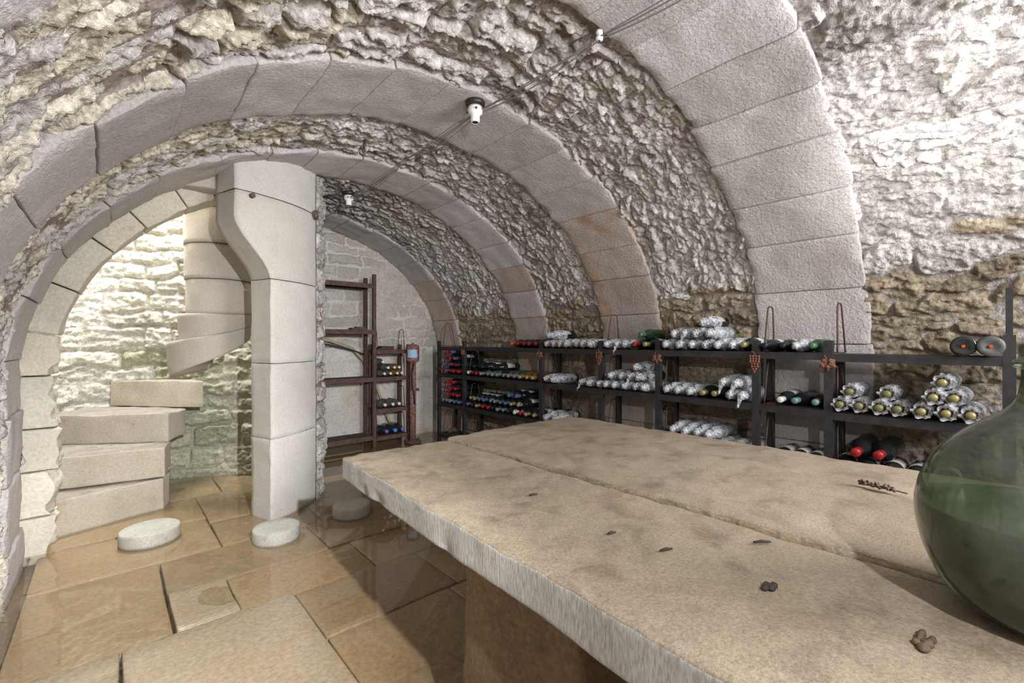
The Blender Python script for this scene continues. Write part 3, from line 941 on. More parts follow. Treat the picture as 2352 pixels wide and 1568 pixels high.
disc_labels = ['round pale stone disc standing on the wet floor before the lowest stair step',
               'round pale stone disc on the wet floor at the foot of the pillar',
               'round pale stone disc half hidden under the far corner of the stone table']
for k, (px, py, rad) in enumerate(((345, 1222, 0.132), (635, 1219, 0.115), (808, 1166, 0.11))):
    x, y = at_floor(px, py, 0.03)
    bm_ = MB().lathe([(0.001, -0.012), (rad * 0.97, -0.012), (rad, -0.004), (rad, 0.045), (rad * 0.985, 0.055), (rad * 0.95, 0.058), (rad * 0.6, 0.057), (0.001, 0.056)], 40)
    o = bm_.build('stone_disc', M['disc'], smooth=True)
    o.location = (x, y, 0)
    tag(o, disc_labels[k], 'stone disc', 'pale stone discs on the floor')

# ------------------------------------------------------------------ stone table
TZ = 0.63
tb = empty('stone_table', (1.25, 0.5, 0))
tag(tb, 'massive table of two thick stone slabs on a stone support', 'table')


def slab(corners, name, seed, zt, zb):
    c = np.array(quad_prism(corners, zb, zt))
    L_ = np.linalg.norm(c[1] - c[0]); W_ = np.linalg.norm(c[3] - c[0]); H_ = zt - zb
    base = hexa(c, 0, 1, seed, L_, W_, H_)
    def fm(p):
        P = base(p)
        t = p[:, 2] / H_
        ed = np.minimum(np.minimum(p[:, 0], L_ - p[:, 0]), np.minimum(p[:, 1], W_ - p[:, 1]))
        side = np.clip(1 - ed / 0.02, 0, 1)
        n1 = fbm(P[:, 0] * 7, P[:, 1] * 7, seed, 4); n2 = fbm(P[:, 0] * 30, P[:, 1] * 30 + P[:, 2] * 22, seed + 3, 4)
        P[:, 2] += 0.004 * n1 * t + 0.003 * n2 * t
        low = (1 - t) * side
        P[:, 2] += low * np.clip(0.004 + 0.012 * fbm(P[:, 0] * 11, P[:, 1] * 7, seed + 6, 5), 0, 0.05)
        P[:, 2] -= side * t * np.clip(0.010 * fbm(P[:, 0] * 16, P[:, 1] * 16, seed + 8, 3), 0, 0.012)
        ox = 0.005 * fbm(P[:, 1] * 8, P[:, 2] * 5, seed + 1, 5); oy = 0.03 * fbm(P[:, 0] * 6, P[:, 2] * 5, seed + 2, 5)
        chip = -0.028 * np.clip(fbm(P[:, 1] * 9 + 4, P[:, 2] * 9, seed + 4, 2) - 0.25, 0, 1) * (1 - t)
        cxm = np.sign(P[:, 0] - c[:, 0].mean())
        P[:, 0] += side * (ox + chip * cxm); P[:, 1] += side * oy
        return P
    o = block(L_, W_, H_, 0.007, (70, 150, 12), fm, name, M['table'], tb)
    o.data.materials.append(M['tableedge']); o.data.materials.append(M['seam'])
    for pl in o.data.polygons:
        if abs(pl.normal.z) < 0.55: pl.material_index = 1 if abs(pl.center.x + 1.25 - 1.08) > 0.06 else 2
    return o


slab([(0.525, -0.62), (1.080, -0.62), (1.076, 1.625), (0.637, 1.64)], 'slab', 700, TZ, TZ - 0.088)
slab([(1.092, -0.62), (1.935, -0.62), (1.915, 1.66), (1.084, 1.64)], 'slab', 720, TZ + 0.009, TZ - 0.08)
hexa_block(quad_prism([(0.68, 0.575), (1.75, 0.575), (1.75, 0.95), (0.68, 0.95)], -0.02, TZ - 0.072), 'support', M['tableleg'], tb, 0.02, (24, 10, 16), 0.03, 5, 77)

# ------------------------------------------------------------------ things lying on the table
def at_table(px, py, z=TZ): return at_floor(px, py, z)


x, y = at_table(1530, 1268)
bits = [(1530, 1268, 0.014, 'short black twig lying on the front slab near the seam'), (1750, 1250, 0.018, 'black twig beside the seam of the table'),
        (1405, 1229, 0.010, 'tiny black twig toward the far end of the table'), (1225, 1140, 0.012, 'small dark twig on the far part of the front slab')]
for px, py, ln, lab in bits:
    x, y = at_table(px, py)
    o = MB().tube([(-ln, 0, 0.0035), (0, 0.001, 0.0045), (ln, -0.001, 0.0035)], [0.002, 0.0032, 0.0022], 7).build('twig', M['debris'], smooth=True)
    o.location = (x, y, TZ + 0.002); o.rotation_euler = (0, 0, random.uniform(-0.9, 0.2))
    tag(o, lab, 'twig', 'black twigs on the table')
x, y = at_table(1765, 1350)
mb = MB()
for k in range(6): mb.ball((random.uniform(-.012, .012), random.uniform(-.007, .007), 0.004), (random.uniform(.006, .010), random.uniform(.004, .008), .005), 8, 5)
o = mb.build('crumb', M['debris'], smooth=True); o.location = (x, y, TZ)
tag(o, 'dark crumbly lump on the front slab of the table', 'crumb')
x, y = at_table(2125, 1478)
mb = MB()
for k in range(9): mb.ball((random.uniform(-.02, .02), random.uniform(-.01, .01), 0.003), (random.uniform(.006, .012), random.uniform(.004, .008), .005), 8, 5)
o = mb.build('crumb', M['dried'], smooth=True); o.location = (x, y, TZ)
tag(o, 'brown flaky crumb on the table in front of the demijohn', 'crumb')
# dried seed spray
xa, ya = at_table(1972, 1112, TZ + 0.016); xb, yb = at_table(2085, 1138, TZ + 0.016)
dv = Vector((xb - xa, yb - ya, 0)); ln = dv.length; dv.normalize(); sd = Vector((-dv.y, dv.x, 0))
sp_ = empty('dried_spray', (xa, ya, TZ + 0.018)); tag(sp_, 'dried brown seed head on its stalk lying on the far slab', 'dried plant')
MB().tube([dv * 0, dv * ln * 0.5 + Vector((0, 0, 0.006)), dv * ln + Vector((0, 0, 0.003))], 0.0022, 6).build('stalk', M['dried'], sp_, local=True)
mb = MB()
for k in range(34):
    t = 0.03 + 0.72 * k / 33
    wv = 0.011 * math.sin(PI * min(1, t * 1.25)) + 0.003
    p = dv * ln * t + sd * random.uniform(-wv, wv) + Vector((0, 0, 0.006 + random.uniform(-.003, .006)))
    mb.ball(p, (0.0055, 0.0045, 0.0045), 7, 4)
mb.build('seed_head', M['dried'], sp_, smooth=True, local=True)

# ------------------------------------------------------------------ demijohn
dj = empty('demijohn', (1.035, -0.035, TZ + 0.012))
tag(dj, 'big dusty green glass demijohn half full standing on the table', 'demijohn')
prof = [(0.001, 0.004), (0.09, 0.0), (0.105, 0.004), (0.128, 0.03), (0.147, 0.075), (0.156, 0.12), (0.157, 0.15), (0.150, 0.19), (0.134, 0.225), (0.108, 0.258), (0.078, 0.283), (0.052, 0.302), (0.040, 0.318), (0.0355, 0.338), (0.034, 0.375)]
# smooth the profile
pz = np.array(prof); tt = np.linspace(0, len(prof) - 1, 60)
pp = np.stack([np.interp(tt, np.arange(len(prof)), pz[:, i]) for i in (0, 1)], -1)
for _ in range(5): pp[6:-1] = (pp[5:-2] + 2 * pp[6:-1] + pp[7:]) / 4
mb = MB().lathe([tuple(p) for p in pp], 64); mb.f.pop()
mb.build('glass_body', M['demijohn'], dj, smooth=True, local=True)
MB().lathe([(0.034, 0.366), (0.041, 0.367), (0.044, 0.372), (0.0435, 0.379), (0.038, 0.382), (0.037, 0.392), (0.039, 0.401), (0.037, 0.406), (0.026, 0.406), (0.025, 0.37)], 40).build('lip', M['demijohn'], dj, smooth=True, local=True)
LV = 0.15
lp = [tuple(p) for p in pp if p[1] < LV]
lp = [(max(0.001, a - 0.004), b + 0.003) for a, b in lp] + [(np.interp(LV, pp[20:, 1], pp[20:, 0]) - 0.004, LV), (0.001, LV)]
MB().lathe(lp, 64).build('liquid', M['liquid'], dj, smooth=False, local=True)

# ------------------------------------------------------------------ wine racks along the right wall
XF = 2.60; XB = 2.84
SHELF = [0.085, 0.41, 0.715, 0.995]


def px_y(px, X=XF):
    u = (px - 1176.0) / 1040.0
    s_, c_ = math.sin(YAW), math.cos(YAW)
    return X * (c_ - s_ * u) / (s_ + c_ * u)


post_px = [2318, 1902, 1735, 1510, 1378, 1241, 1064, 1006]
post_y = [px_y(p) for p in post_px]
rack = empty('wine_rack', (2.72, 2.0, 0))
tag(rack, 'long dark steel wine rack along the right wall loaded with bottles', 'wine rack')
for k, py in enumerate(post_y):
    top = 1.055 if k else 1.075
    MB().box((XF + 0.015, py, top / 2 - 0.02), (0.03, 0.036, top + 0.04)).build('post', M['steel'], rack)
    MB().box((XB - 0.015, py, 0.985 / 2 - 0.02), (0.03, 0.036, 0.985 + 0.04)).build('post', M['steel'], rack)
for k in range(len(post_y) - 1):
    ya, yb = post_y[k + 1] + 0.018, post_y[k] - 0.018
    L_ = yb - ya; yc = (ya + yb) / 2
    for z in SHELF:
        zz = z - (0.006 if k == 0 else 0.0)
        MB().box((XF + 0.012, yc, zz - 0.018), (0.022, L_, 0.036)).build('front_rail', M['steel'], rack)
        MB().box((XB - 0.012, yc, zz - 0.018), (0.022, L_, 0.036)).build('back_rail', M['steel'], rack)
        MB().box(((XF + XB) / 2, yc, zz - 0.007), (XB - XF - 0.048, L_, 0.014)).build('shelf_board', M['board'], rack)
# wire hoops (book-end dividers), one at each upright of each shelf
for k, py in enumerate(post_y[1:], 1):
    for si, z in enumerate(SHELF):
        hgt = 0.245 if si == 3 else 0.225
        yy = py - 0.028
        x0, x1 = XF + 0.045, XB - 0.045
        x2, x3 = XF + 0.085, XB - 0.085
        lean = 0.008 if k % 2 else -0.006
        pts = [(x0, yy, z), (x2 - 0.004, yy + lean, z + hgt - 0.02), (x2 + 0.004, yy + lean, z + hgt - 0.006), (x2 + 0.016, yy + lean, z + hgt), (x3 - 0.016, yy + lean, z + hgt), (x3 - 0.004, yy + lean, z + hgt - 0.006), (x3 + 0.004, yy + lean, z + hgt - 0.02), (x1, yy, z)]
        MB().tube(pts, 0.0042, 7).build('wire_hoop', M['rusty'], rack, smooth=True)
MB().box((XF + 0.02, post_y[0], 1.16), (0.014, 0.02, 0.20)).build('upright_bar', M['steel'], rack)

# ------------------------------------------------------------------ vine ornaments on the posts
orn = [(1, 'leaf', 'rusty metal vine leaf ornament on the post nearest the demijohn end'), (2, 'grape', 'rusty metal grape bunch on the post between narrow and wide bays'),
       (3, 'leaf', 'rusty metal vine leaf over the wrapped bottles at the rack middle'), (4, 'grape', 'small rusty grape bunch on the post left of the middle leaf'),
       (5, 'leaf', 'rusty vine leaf under the row of wrapped red-capped bottles'), (6, 'leaf', 'small rusty vine leaf on the post near the far corner')]
for k, kind, lab in orn:
    y_ = post_y[k]; z_ = 0.948 if kind == 'leaf' else 0.935
    rt = empty('leaf_ornament' if kind == 'leaf' else 'grape_ornament', (XF - 0.006, y_, z_))
    tag(rt, lab, 'ornament', 'metal vine ornaments on the rack posts')
    if kind == 'leaf':
        rr_ = random.Random(k)
        for j in range(5):
            a = math.radians(-90 + (j - 2) * 58)
            d = Vector((0, math.cos(a), math.sin(a))); sdv = Vector((0, -math.sin(a), math.cos(a)))
            ln = 0.042 if j in (1, 2, 3) else 0.034
            mb = MB()
            out = [(0, 0.004), (0.25, 0.011), (0.42, 0.009), (0.55, 0.014), (0.75, 0.008), (1.0, 0.0008)]
            for t, w_ in out:
                cur = -0.012 * t * (1 - t) * 4 * (0.6 + rr_.random() * 0.5) + 0.004 * t
                for sgn in (-1, 0, 1):
                    mb.v.append(tuple(d * (ln * t) + sdv * (w_ * sgn) + Vector((cur - (0.004 if sgn == 0 else 0), 0, 0))))
            nrow = len(out)
            for i in range(nrow - 1):
                for s_ in (0, 1):
                    a_ = i * 3 + s_
                    mb.f.append((a_, a_ + 1, a_ + 4, a_ + 3))
            n0 = len(mb.v)
            mb.v += [(x + 0.0025, y, z) for x, y, z in mb.v]
            mb.f += [tuple(n0 + q for q in f[::-1]) for f in list(mb.f)]
            mb.build('leaf_lobe', M['rust'], rt, local=True)
        MB().tube([(0.002, 0, 0), (-0.004, 0.006, 0.02), (0.0, 0.014, 0.035)], 0.0025, 6).build('leaf_stem', M['rust'], rt, local=True)
    else:
        mb = MB(); rr_ = random.Random(k)
        for row, nrow in enumerate((4, 4, 4, 3, 3, 2, 1)):
            for j in range(nrow):
                mb.ball((-0.006 + rr_.uniform(-.004, .003), (j - (nrow - 1) / 2) * 0.0135, 0.035 - row * 0.0135), 0.0078, 8, 6)
        mb.build('grape_bunch', M['rust'], rt, smooth=True, local=True)
        MB().tube([(0, 0, 0.04), (-0.003, 0.004, 0.056), (-0.008, 0.016, 0.062)], 0.0028, 6).build('stem', M['rust'], rt, local=True)

# ------------------------------------------------------------------ bottles
# local axis: neck towards -X; base at x=0; resting axis height r
def bprof(r, Ln):
    k = r / 0.0375
    return [(0.001, 0.010), (r * 0.55, 0.004), (r * 0.92, 0.0), (r, 0.006), (r, Ln * 0.60), (r * 0.96, Ln * 0.645), (r * 0.78, Ln * 0.70), (r * 0.52, Ln * 0.745), (0.0150 * k, Ln * 0.79), (0.0138 * k, Ln * 0.90), (0.0135 * k, Ln * 0.955), (0.0155 * k, Ln * 0.957), (0.0155 * k, Ln * 0.985), (0.0125 * k, Ln), (0.001, Ln)]


RX = Matrix.Rotation(-PI / 2, 4, 'Y')
BM = {}


def bottle_meshes(r, Ln, key):
    if key in BM: return BM[key]
    k = r / 0.0375
    g = MB().lathe(bprof(r, Ln), 18, RX).mesh('bottle_glass')
    cap = MB().lathe([(0.0152 * k, Ln * 0.815), (0.0160 * k, Ln * 0.82), (0.0152 * k, Ln * 0.90), (0.0150 * k, Ln * 0.95), (0.0168 * k, Ln * 0.955), (0.0168 * k, Ln * 0.99), (0.0135 * k, Ln * 1.004), (0.001, Ln * 1.005)], 16, RX).mesh('capsule')
    rl = r * 1.006
    lb = MB()
    n = 15
    for i in range(n):
        a = math.radians(-80 + 160 * i / (n - 1))
        for xx in (Ln * 0.20, Ln * 0.50):
            for q in (rl, rl - 0.0008): lb.v.append((-xx, q * math.sin(a), q * math.cos(a)))
    for i in range(n - 1):
        a = i * 4
        lb.f += [(a, a + 2, a + 6, a + 4), (a + 1, a + 5, a + 7, a + 3), (a, a + 4, a + 5, a + 1), (a + 2, a + 3, a + 7, a + 6)]
    lb.f += [(0, 1, 3, 2), ((n - 1) * 4, (n - 1) * 4 + 2, (n - 1) * 4 + 3, (n - 1) * 4 + 1)]
    lbm = lb.mesh('label')
    wraps = []
    for wv in range(5):
        rr_ = random.Random(wv * 7 + int(r * 9000))
        prof_ = [(r * 1.02, Ln * 0.12), (r * 1.03, Ln * 0.22), (r * 1.04, Ln * 0.34), (r * 1.05, Ln * 0.46), (r * 1.05, Ln * 0.56), (r * 1.03, Ln * 0.63), (r * 0.95, Ln * 0.69), (r * 0.82, Ln * 0.75), (r * 0.72, Ln * 0.80), (r * 0.66, Ln * 0.86), (r * 0.62, Ln * 0.92), (r * 0.60, Ln * 0.97), (r * 0.50, Ln * 1.01), (r * 0.25, Ln * 1.03), (0.002, Ln * 1.035)]
        if wv in (2, 3): prof_ = [(r * 1.05 * (0.98 + 0.03 * q), Ln * (0.36 + 0.04 * q)) for q in range(3)] + prof_[3:]
        if wv == 4: prof_ = prof_[:9] + [(r * 0.60, Ln * 0.85), (r * 0.62, Ln * 0.90), (r * 0.78, Ln * 0.93), (r * 0.95, Ln * 0.945)]
        wmb = MB()
        nn_ = 26
        base = 0
        for (q, zz) in prof_:
            for j in range(nn_):
                a = 2 * PI * j / nn_
                loose = 0.5 if zz > Ln * 0.66 else 0.06
                rad_ = q * (1 + loose * (rr_.random() - 0.55) * (0.9 if zz > Ln * 0.66 else 1))
                bz, bq = zip(*[(p_[1], p_[0]) for p_ in bprof(r, Ln)[3:]])
                rad_ = max(rad_, float(np.interp(zz, bz, bq)) * 1.03 + 0.001)
                z_ = rad_ * math.cos(a)
                if z_ < -r * 1.01: z_ = -r * 1.01
                wmb.v.append((-(zz + rr_.uniform(-.004, .004)), rad_ * math.sin(a), z_))
        for i in range(len(prof_) - 1):
            for j in range(nn_):
                a = i * nn_ + j; b = i * nn_ + (j + 1) % nn_
                wmb.f.append((a, b, b + nn_, a + nn_))
        # loose tail of film drooping from the neck
        if wv == 1:
            n0 = len(wmb.v)
            ln_ = 0.06
            for i in range(7):
                t = i / 6
                wd = 0.016 * (1 - t * 0.75) * rr_.uniform(0.7, 1.3)
                for s_ in (-1, -0.3, 0.4, 1):
                    wmb.v.append((-Ln * 0.99 - 0.016 * math.sin(t * 1.6) + rr_.uniform(-.006, .006), 0.02 * t + s_ * wd + rr_.uniform(-.003, .003), -0.004 - ln_ * t + rr_.uniform(-.004, .004)))
            for i in range(6):
                for s_ in range(3):
                    a = n0 + i * 4 + s_
                    wmb.f.append((a, a + 1, a + 5, a + 4))
        wm = wmb.mesh('film_wrap'); wraps.append(wm)
    BM[key] = (g, cap, lbm, wraps)
    return BM[key]


def mk_mesh_mat(me, mat):
    k = (me.name, mat.name)
    if k in BM: return BM[k]
    c = me.copy(); c.materials.clear(); c.materials.append(mat)
    c.polygons.foreach_set('use_smooth', np.ones(len(c.polygons), dtype=bool))
    BM[k] = c
    return c


def put(name, me, parent=None):
    o = bpy.data.objects.new(name, me); C.objects.link(o)
    if parent is not None: o.parent = parent
    return o


TYPES = {   # code: (glass, capsule, label?, wrap?, words)
    'r': ('glass', 'red', 0, 0, 'red-capped dark bottle'), 'm': ('glass', 'maroon', 0, 0, 'maroon-capped dark bottle'), 'o': ('glass', 'orange', 1, 0, 'orange-capped dark bottle'),
    'g': ('glass', 'gold', 1, 0, 'gold-capped dark bottle'), 'b': ('glass', 'blue', 1, 0, 'blue-capped dark bottle'), 't': ('glass', 'teal', 0, 0, 'teal-capped dark bottle'),
    'w': ('glass', 'white', 1, 0, 'white-capped dark bottle'), 'k': ('glass', 'black', 1, 0, 'black-capped dark bottle'), 'y': ('dusty', 'grey', 0, 0, 'dusty grey bottle'),
    'a': ('amber', 'gold', 0, 0, 'amber wine bottle'), 'e': ('greenglass', 'green', 0, 0, 'green-capped green bottle'),
    'R': ('glass', 'red', 1, 1, 'film-wrapped red-capped bottle'), 'M': ('glass', 'maroon', 0, 1, 'film-wrapped maroon-capped bottle'),
    'W': ('clear', 'silver', 0, 1, 'pale film-wrapped bottle'), 'D': ('glass', 'black', 0, 1, 'dark film-wrapped bottle'),
    'L': ('glass', 'blue', 1, 1, 'labelled bottle with film-wrapped neck'), 'C': ('glass', 'olive', 0, 1, 'film-wrapped olive-capped champagne bottle'),
    'G': ('glass', 'gold', 0, 1, 'film-wrapped gold-rimmed champagne bottle'), 'P': ('glass', 'purple', 0, 0, 'purple-capped thick bottle'), 'U': ('glass', 'bright blue', 0, 0, 'bright-blue-capped thick bottle'),
    'T': ('dusty', 'white', 0, 0, 'dusty bottle with white-tipped neck'), 'A': ('amber', 'white', 0, 0, 'amber bottle with white-tipped neck')}
ORD = ['first', 'second', 'third', 'fourth', 'fifth', 'sixth', 'seventh', 'eighth', 'ninth', 'tenth', 'eleventh', 'twelfth', 'thirteenth', 'fourteenth', 'fifteenth']
ROWW = ['bottom row', 'second row', 'third row', 'fourth row']
br = random.Random(21)
count = {}


def bottle(code, base, yaw, r, Ln, label, group, pitch=0.0, wrapv=None, flip=False):
    gm, cm, lm, wr_ = bottle_meshes(r, Ln, (round(r, 4), round(Ln, 3)))
    gl, cp, lb, wp, _ = TYPES[code]
    root = put('wine_bottle', mk_mesh_mat(gm, M[gl]))
    root.location = base
    root.rotation_euler = (br.uniform(-0.5, 0.5), pitch, yaw)
    tag(root, label, 'bottle', group)
    put('capsule', mk_mesh_mat(cm, M['cap_' + cp]), root)
    if lb: put('bottle_label', mk_mesh_mat(lm, M['label']), root)
    if wp:
        v_ = (4 if code in 'CG' else br.choice((0, 2, 3, 0, 2, 3, 1))) if wrapv is None else wrapv
        root.rotation_euler.x = br.uniform(-0.12, 0.12)
        put('film_wrap', mk_mesh_mat(wr_[v_], M['film']), root)
    return root


ROW0 = {}


def place_row(codes, px0, shelf, row, bay, shelfname, r=0.0365, Ln=0.29, pitch=None, gap=0.0012, noses=2.575, wrapvs=None, pxs=None, extra_z=0.0, tagw=''):
    """a row of lying bottles, from left in the photo (far) to right; neck towards the room."""
    p = pitch if pitch else 2 * r + gap
    y = px_y(px0, noses) if px0 else 0
    if row == 0: ROW0[(bay, shelf)] = (y, p, r)
    y00, p00, r00 = ROW0.get((bay, shelf), (y, p, r))
    snap = row > 0 and abs(r00 - r) < 0.002
    if snap: p = p00
    def settle(v):      # upper rows lie in the grooves of the row below
        if not snap: return v
        o = 0.5 * (row % 2)
        return y00 - (round((y00 - v) / p00 - o) + o) * p00
    y = settle(y)
    for i, c in enumerate(codes):
        if pxs: yy = settle(px_y(pxs[i], noses))
        else: yy = y - i * p
        if c == '.': continue
        z = shelf + r + 0.001 + row * (r * 1.76) + extra_z
        jx = br.uniform(-0.012, 0.010)
        lab = '%s, %s%s in %s, %s, %s' % (TYPES[c][4], tagw, ORD[i], ROWW[row], shelfname, bay)
        bottle(c, (noses + Ln + jx, yy, z), br.uniform(-0.035, 0.035), r, Ln, lab, 'bottles on the long wine rack')


TOP, MID, LOW, BOT = SHELF[3], SHELF[2], SHELF[1], SHELF[0]
NG, NF_, NE, ND, NC_, NB, NA = 'bay by pump', 'widest bay', 'third bay', 'fourth bay', 'fifth bay', 'narrowest bay', 'bay by demijohn'
# G : far end bay
place_row('rbrrr', 1014, MID, 0, NG, 'middle shelf'); place_row('bbrm', 1016, MID, 1, NG, 'middle shelf'); place_row('mrb', 1020, MID, 2, NG, 'middle shelf'); place_row('rb', 1026, MID, 3, NG, 'middle shelf')
place_row('tttbb', 1014, LOW, 0, NG, 'lower shelf'); place_row('brrr', 1016, LOW, 1, NG, 'lower shelf'); place_row('rrr', 1020, LOW, 2, NG, 'lower shelf'); place_row('rr', 1026, LOW, 3, NG, 'lower shelf')
# F : widest bay
place_row('ommmm', 1172, TOP, 0, NF_, 'top shelf')
place_row('wmryyytyyyaaa', 1072, MID, 0, NF_, 'middle shelf'); place_row('kkk', 1085, MID, 1, NF_, 'middle shelf'); place_row('k', 1136, MID, 1, NF_, 'middle shelf', Ln=0.295, tagw='lone ')
place_row('bkgrrkttkwrgg', 1073, LOW, 0, NF_, 'lower shelf'); place_row('ggbbttbbgg', 1082, LOW, 1, NF_, 'lower shelf'); place_row('bb', 1168, LOW, 2, NF_, 'lower shelf', r=0.0385)
place_row('bkk', 1074, BOT, 0, NF_, 'lowest shelf', r=0.04)
# E
place_row('RRRMRMM', 1252, TOP, 0, NE, 'top shelf'); place_row('L', 1266, TOP, 1, NE, 'top shelf', r=0.038)
place_row('DL', 1250, MID, 0, NE, 'middle shelf', r=0.038); place_row('RDM', 1334, MID, 0, NE, 'middle shelf', tagw='near end, ')
place_row('LD', 1252, LOW, 0, NE, 'lower shelf', r=0.04)
# D
place_row('WWDrg', 1393, TOP, 0, ND, 'top shelf'); place_row('e', 1470, TOP, 1, ND, 'top shelf')
place_row('WWWMW', 1392, MID, 0, ND, 'middle shelf'); place_row('WDDD', 1402, MID, 1, ND, 'middle shelf'); place_row('R', 1462, MID, 2, ND, 'middle shelf')
place_row('D', 1484, LOW, 0, ND, 'lower shelf')
# C
place_row('WWWDWWg', 1530, TOP, 0, NC_, 'top shelf', r=0.0375); place_row('WWDW', 1546, TOP, 1, NC_, 'top shelf', r=0.0375); place_row('L', 1602, TOP, 2, NC_, 'top shelf', r=0.0375)
place_row('WWWggDW', 1528, MID, 0, NC_, 'middle shelf', r=0.0375); place_row('WW', 1655, MID, 1, NC_, 'middle shelf', r=0.0375)
place_row('WWWWWWW', 1530, LOW, 0, NC_, 'lower shelf', r=0.0375); place_row('WWWW', 1545, LOW, 1, NC_, 'lower shelf', r=0.0375)
# B
place_row('kkWe', 1760, TOP, 0, NB, 'top shelf', r=0.0335); place_row('wtt', 1790, MID, 0, NB, 'middle shelf', r=0.036)
place_row('kkk', 1780, LOW, 0, NB, 'lower shelf', r=0.036)
# A
place_row('CCCCGGG', 1924, MID, 0, NA, 'middle shelf', r=0.036); place_row('C.C.GG', 1943, MID, 1, NA, 'middle shelf', r=0.036); place_row('G', 2171, MID, 2, NA, 'middle shelf', r=0.036)
place_row('kkkkk', 1925, LOW, 0, NA, 'lower shelf', r=0.042, gap=0.006)
place_row('rr', 0, LOW, 1, NA, 'lower shelf', r=0.046, Ln=0.31, pxs=[1962, 2022])
# bottles lying base outwards on the top shelf near the demijohn
for k, (px, lab) in enumerate(((2212, 'dark bottle lying base outward alone on the top shelf, bay nearest the demijohn'),
                               (2276, 'dusty bottle lying base outward close to the end post, top shelf'))):
    yy = px_y(px, 2.56)
    gm, cm, lm, wr_ = bottle_meshes(0.041, 0.30, (0.041, 0.30))
    o = put('wine_bottle', mk_mesh_mat(gm, M['glass' if k == 0 else 'dusty'])); o.location = (2.575, yy, TOP - 0.006 + 0.042); o.rotation_euler = (0, 0, PI + 0.06)
    tag(o, lab, 'bottle', 'bottles on the long wine rack')
    put('capsule', mk_mesh_mat(cm, M['cap_black']), o)
    q = MB().lathe([(0.001, -0.0003), (0.006, -0.0003), (0.0065, 0.006), (0.001, 0.006)], 16, RX).build('punt_reflection', M['cap_orange'], o, local=True)  # orange reflection in the punt, put in as a coloured disc

o = MB().tube([(-0.05, 0.0, 0.012), (-0.02, 0.01, 0.03), (0.02, 0.0, 0.032), (0.05, -0.01, 0.012)], [0.010, 0.024, 0.026, 0.010], 8).build('straw_heap', M['dried'], smooth=True)
o.location = (2.68, px_y(1040, 2.68), BOT + 0.012); tag(o, 'small brown heap of old straw on the lowest shelf by the pump', 'straw')
o = MB().tube([(-0.02, 0.0, 0.003), (-0.004, 0.004, 0.006), (0.006, -0.002, 0.004), (0.022, 0.006, 0.003)], 0.0016, 5).build('twist_tie', M['redthread'])
o.location = (2.625, px_y(1772, 2.625), MID + 0.001); o.rotation_euler = (0, 0, 1.3); tag(o, 'bright red twist tie lying on the shelf beside a post', 'twist tie')

# ------------------------------------------------------------------ shelves on the end wall
t1 = empty('shelf_rack', (1.45, 4.38, 0))
tag(t1, 'tall empty rusty steel shelf rack against the end wall', 'shelf rack')
for x_, y_, top in ((1.97, 4.27, 1.715), (1.97, 4.47, 1.70), (1.02, 4.27, 1.715), (1.02, 4.47, 1.70)):
    MB().box((x_, y_, top / 2 - 0.02), (0.032, 0.03, top + 0.04)).build('post', M['rusty'], t1)
for z in (0.117, 0.695, 1.165, 1.62):
    for y_ in (4.262, 4.478):
        MB().box((1.495, y_, z - 0.022), (0.92, 0.014, 0.044)).build('rail', M['rusty'], t1)
    MB().box((1.495, 4.37, z - 0.008), (0.92, 0.19, 0.016)).build('shelf_board', M['board'], t1)
t2 = empty('shelf_rack', (2.18, 4.39, 0))
tag(t2, 'low rusty steel shelf rack holding a few bottles beside the pump', 'shelf rack')
for x_, y_ in ((2.355, 4.285), (2.355, 4.47), (2.02, 4.47)):
    MB().box((x_, y_, 0.50), (0.03, 0.03, 1.04)).build('post', M['rusty'], t2)
for z in (0.095, 0.37, 0.69, 0.965):
    for y_ in (4.285, 4.475):
        MB().box((2.17, y_, z - 0.02), (0.34, 0.014, 0.04)).build('rail', M['rusty'], t2)
    MB().box((2.17, 4.38, z - 0.007), (0.34, 0.17, 0.014)).build('shelf_board', M['board'], t2)
    for x_ in (2.025, 2.325):
        hg = 0.21
        MB().tube([(x_, 4.31, z), (x_, 4.335, z + hg - 0.02), (x_, 4.35, z + hg), (x_, 4.41, z + hg), (x_, 4.425, z + hg - 0.02), (x_, 4.45, z)], 0.004, 7).build('wire_hoop', M['rusty'], t2, smooth=True)


def back_row(codes, x0, shelf, row, sname, r=0.035, Ln=0.25):
    for i, c in enumerate(codes):
        x_ = x0 + i * (2 * r + 0.0015)
        lab = '%s, %s in %s, %s, low rack by pump' % (TYPES[c][4], ORD[i], ROWW[row], sname)
        bottle(c, (x_, 4.25 + Ln, shelf + r + 0.001 + row * r * 1.76), PI / 2 + br.uniform(-.05, .05), r, Ln, lab, 'bottles on the low rack by the pump')


back_row('TTAA', 2.07, 0.69, 0, 'upper shelf', 0.034); back_row('TTA', 2.104, 0.69, 1, 'upper shelf', 0.034); back_row('T', 2.07, 0.69, 2, 'upper shelf', 0.034)
back_row('TTT', 2.085, 0.37, 0, 'middle shelf', 0.039)
back_row('PUP', 2.09, 0.095, 0, 'lowest shelf', 0.046)
for k in range(3):
    o = MB().box((0, 0, 0), (0.17 - 0.02 * k, 0.12, 0.012)).build('board', M['board'])
    o.location = (2.12 + 0.01 * k, 4.37, 0.972 + 0.0125 * k)
    tag(o, '%s dark flat board in the small pile on top of the low rack' % ('lowest', 'middle', 'topmost')[k], 'board', 'boards piled on the low rack')
o = MB().tube([(-0.02, 0, 0), (0.0, 0, 0.012), (0.02, 0, 0.0)], [0.012, 0.016, 0.012], 8).build('iron_lump', M['rusty'], smooth=True)
o.location = (1.18, 4.33, 0.135); tag(o, 'small dark iron lump on the lowest board of the tall rack', 'lump')
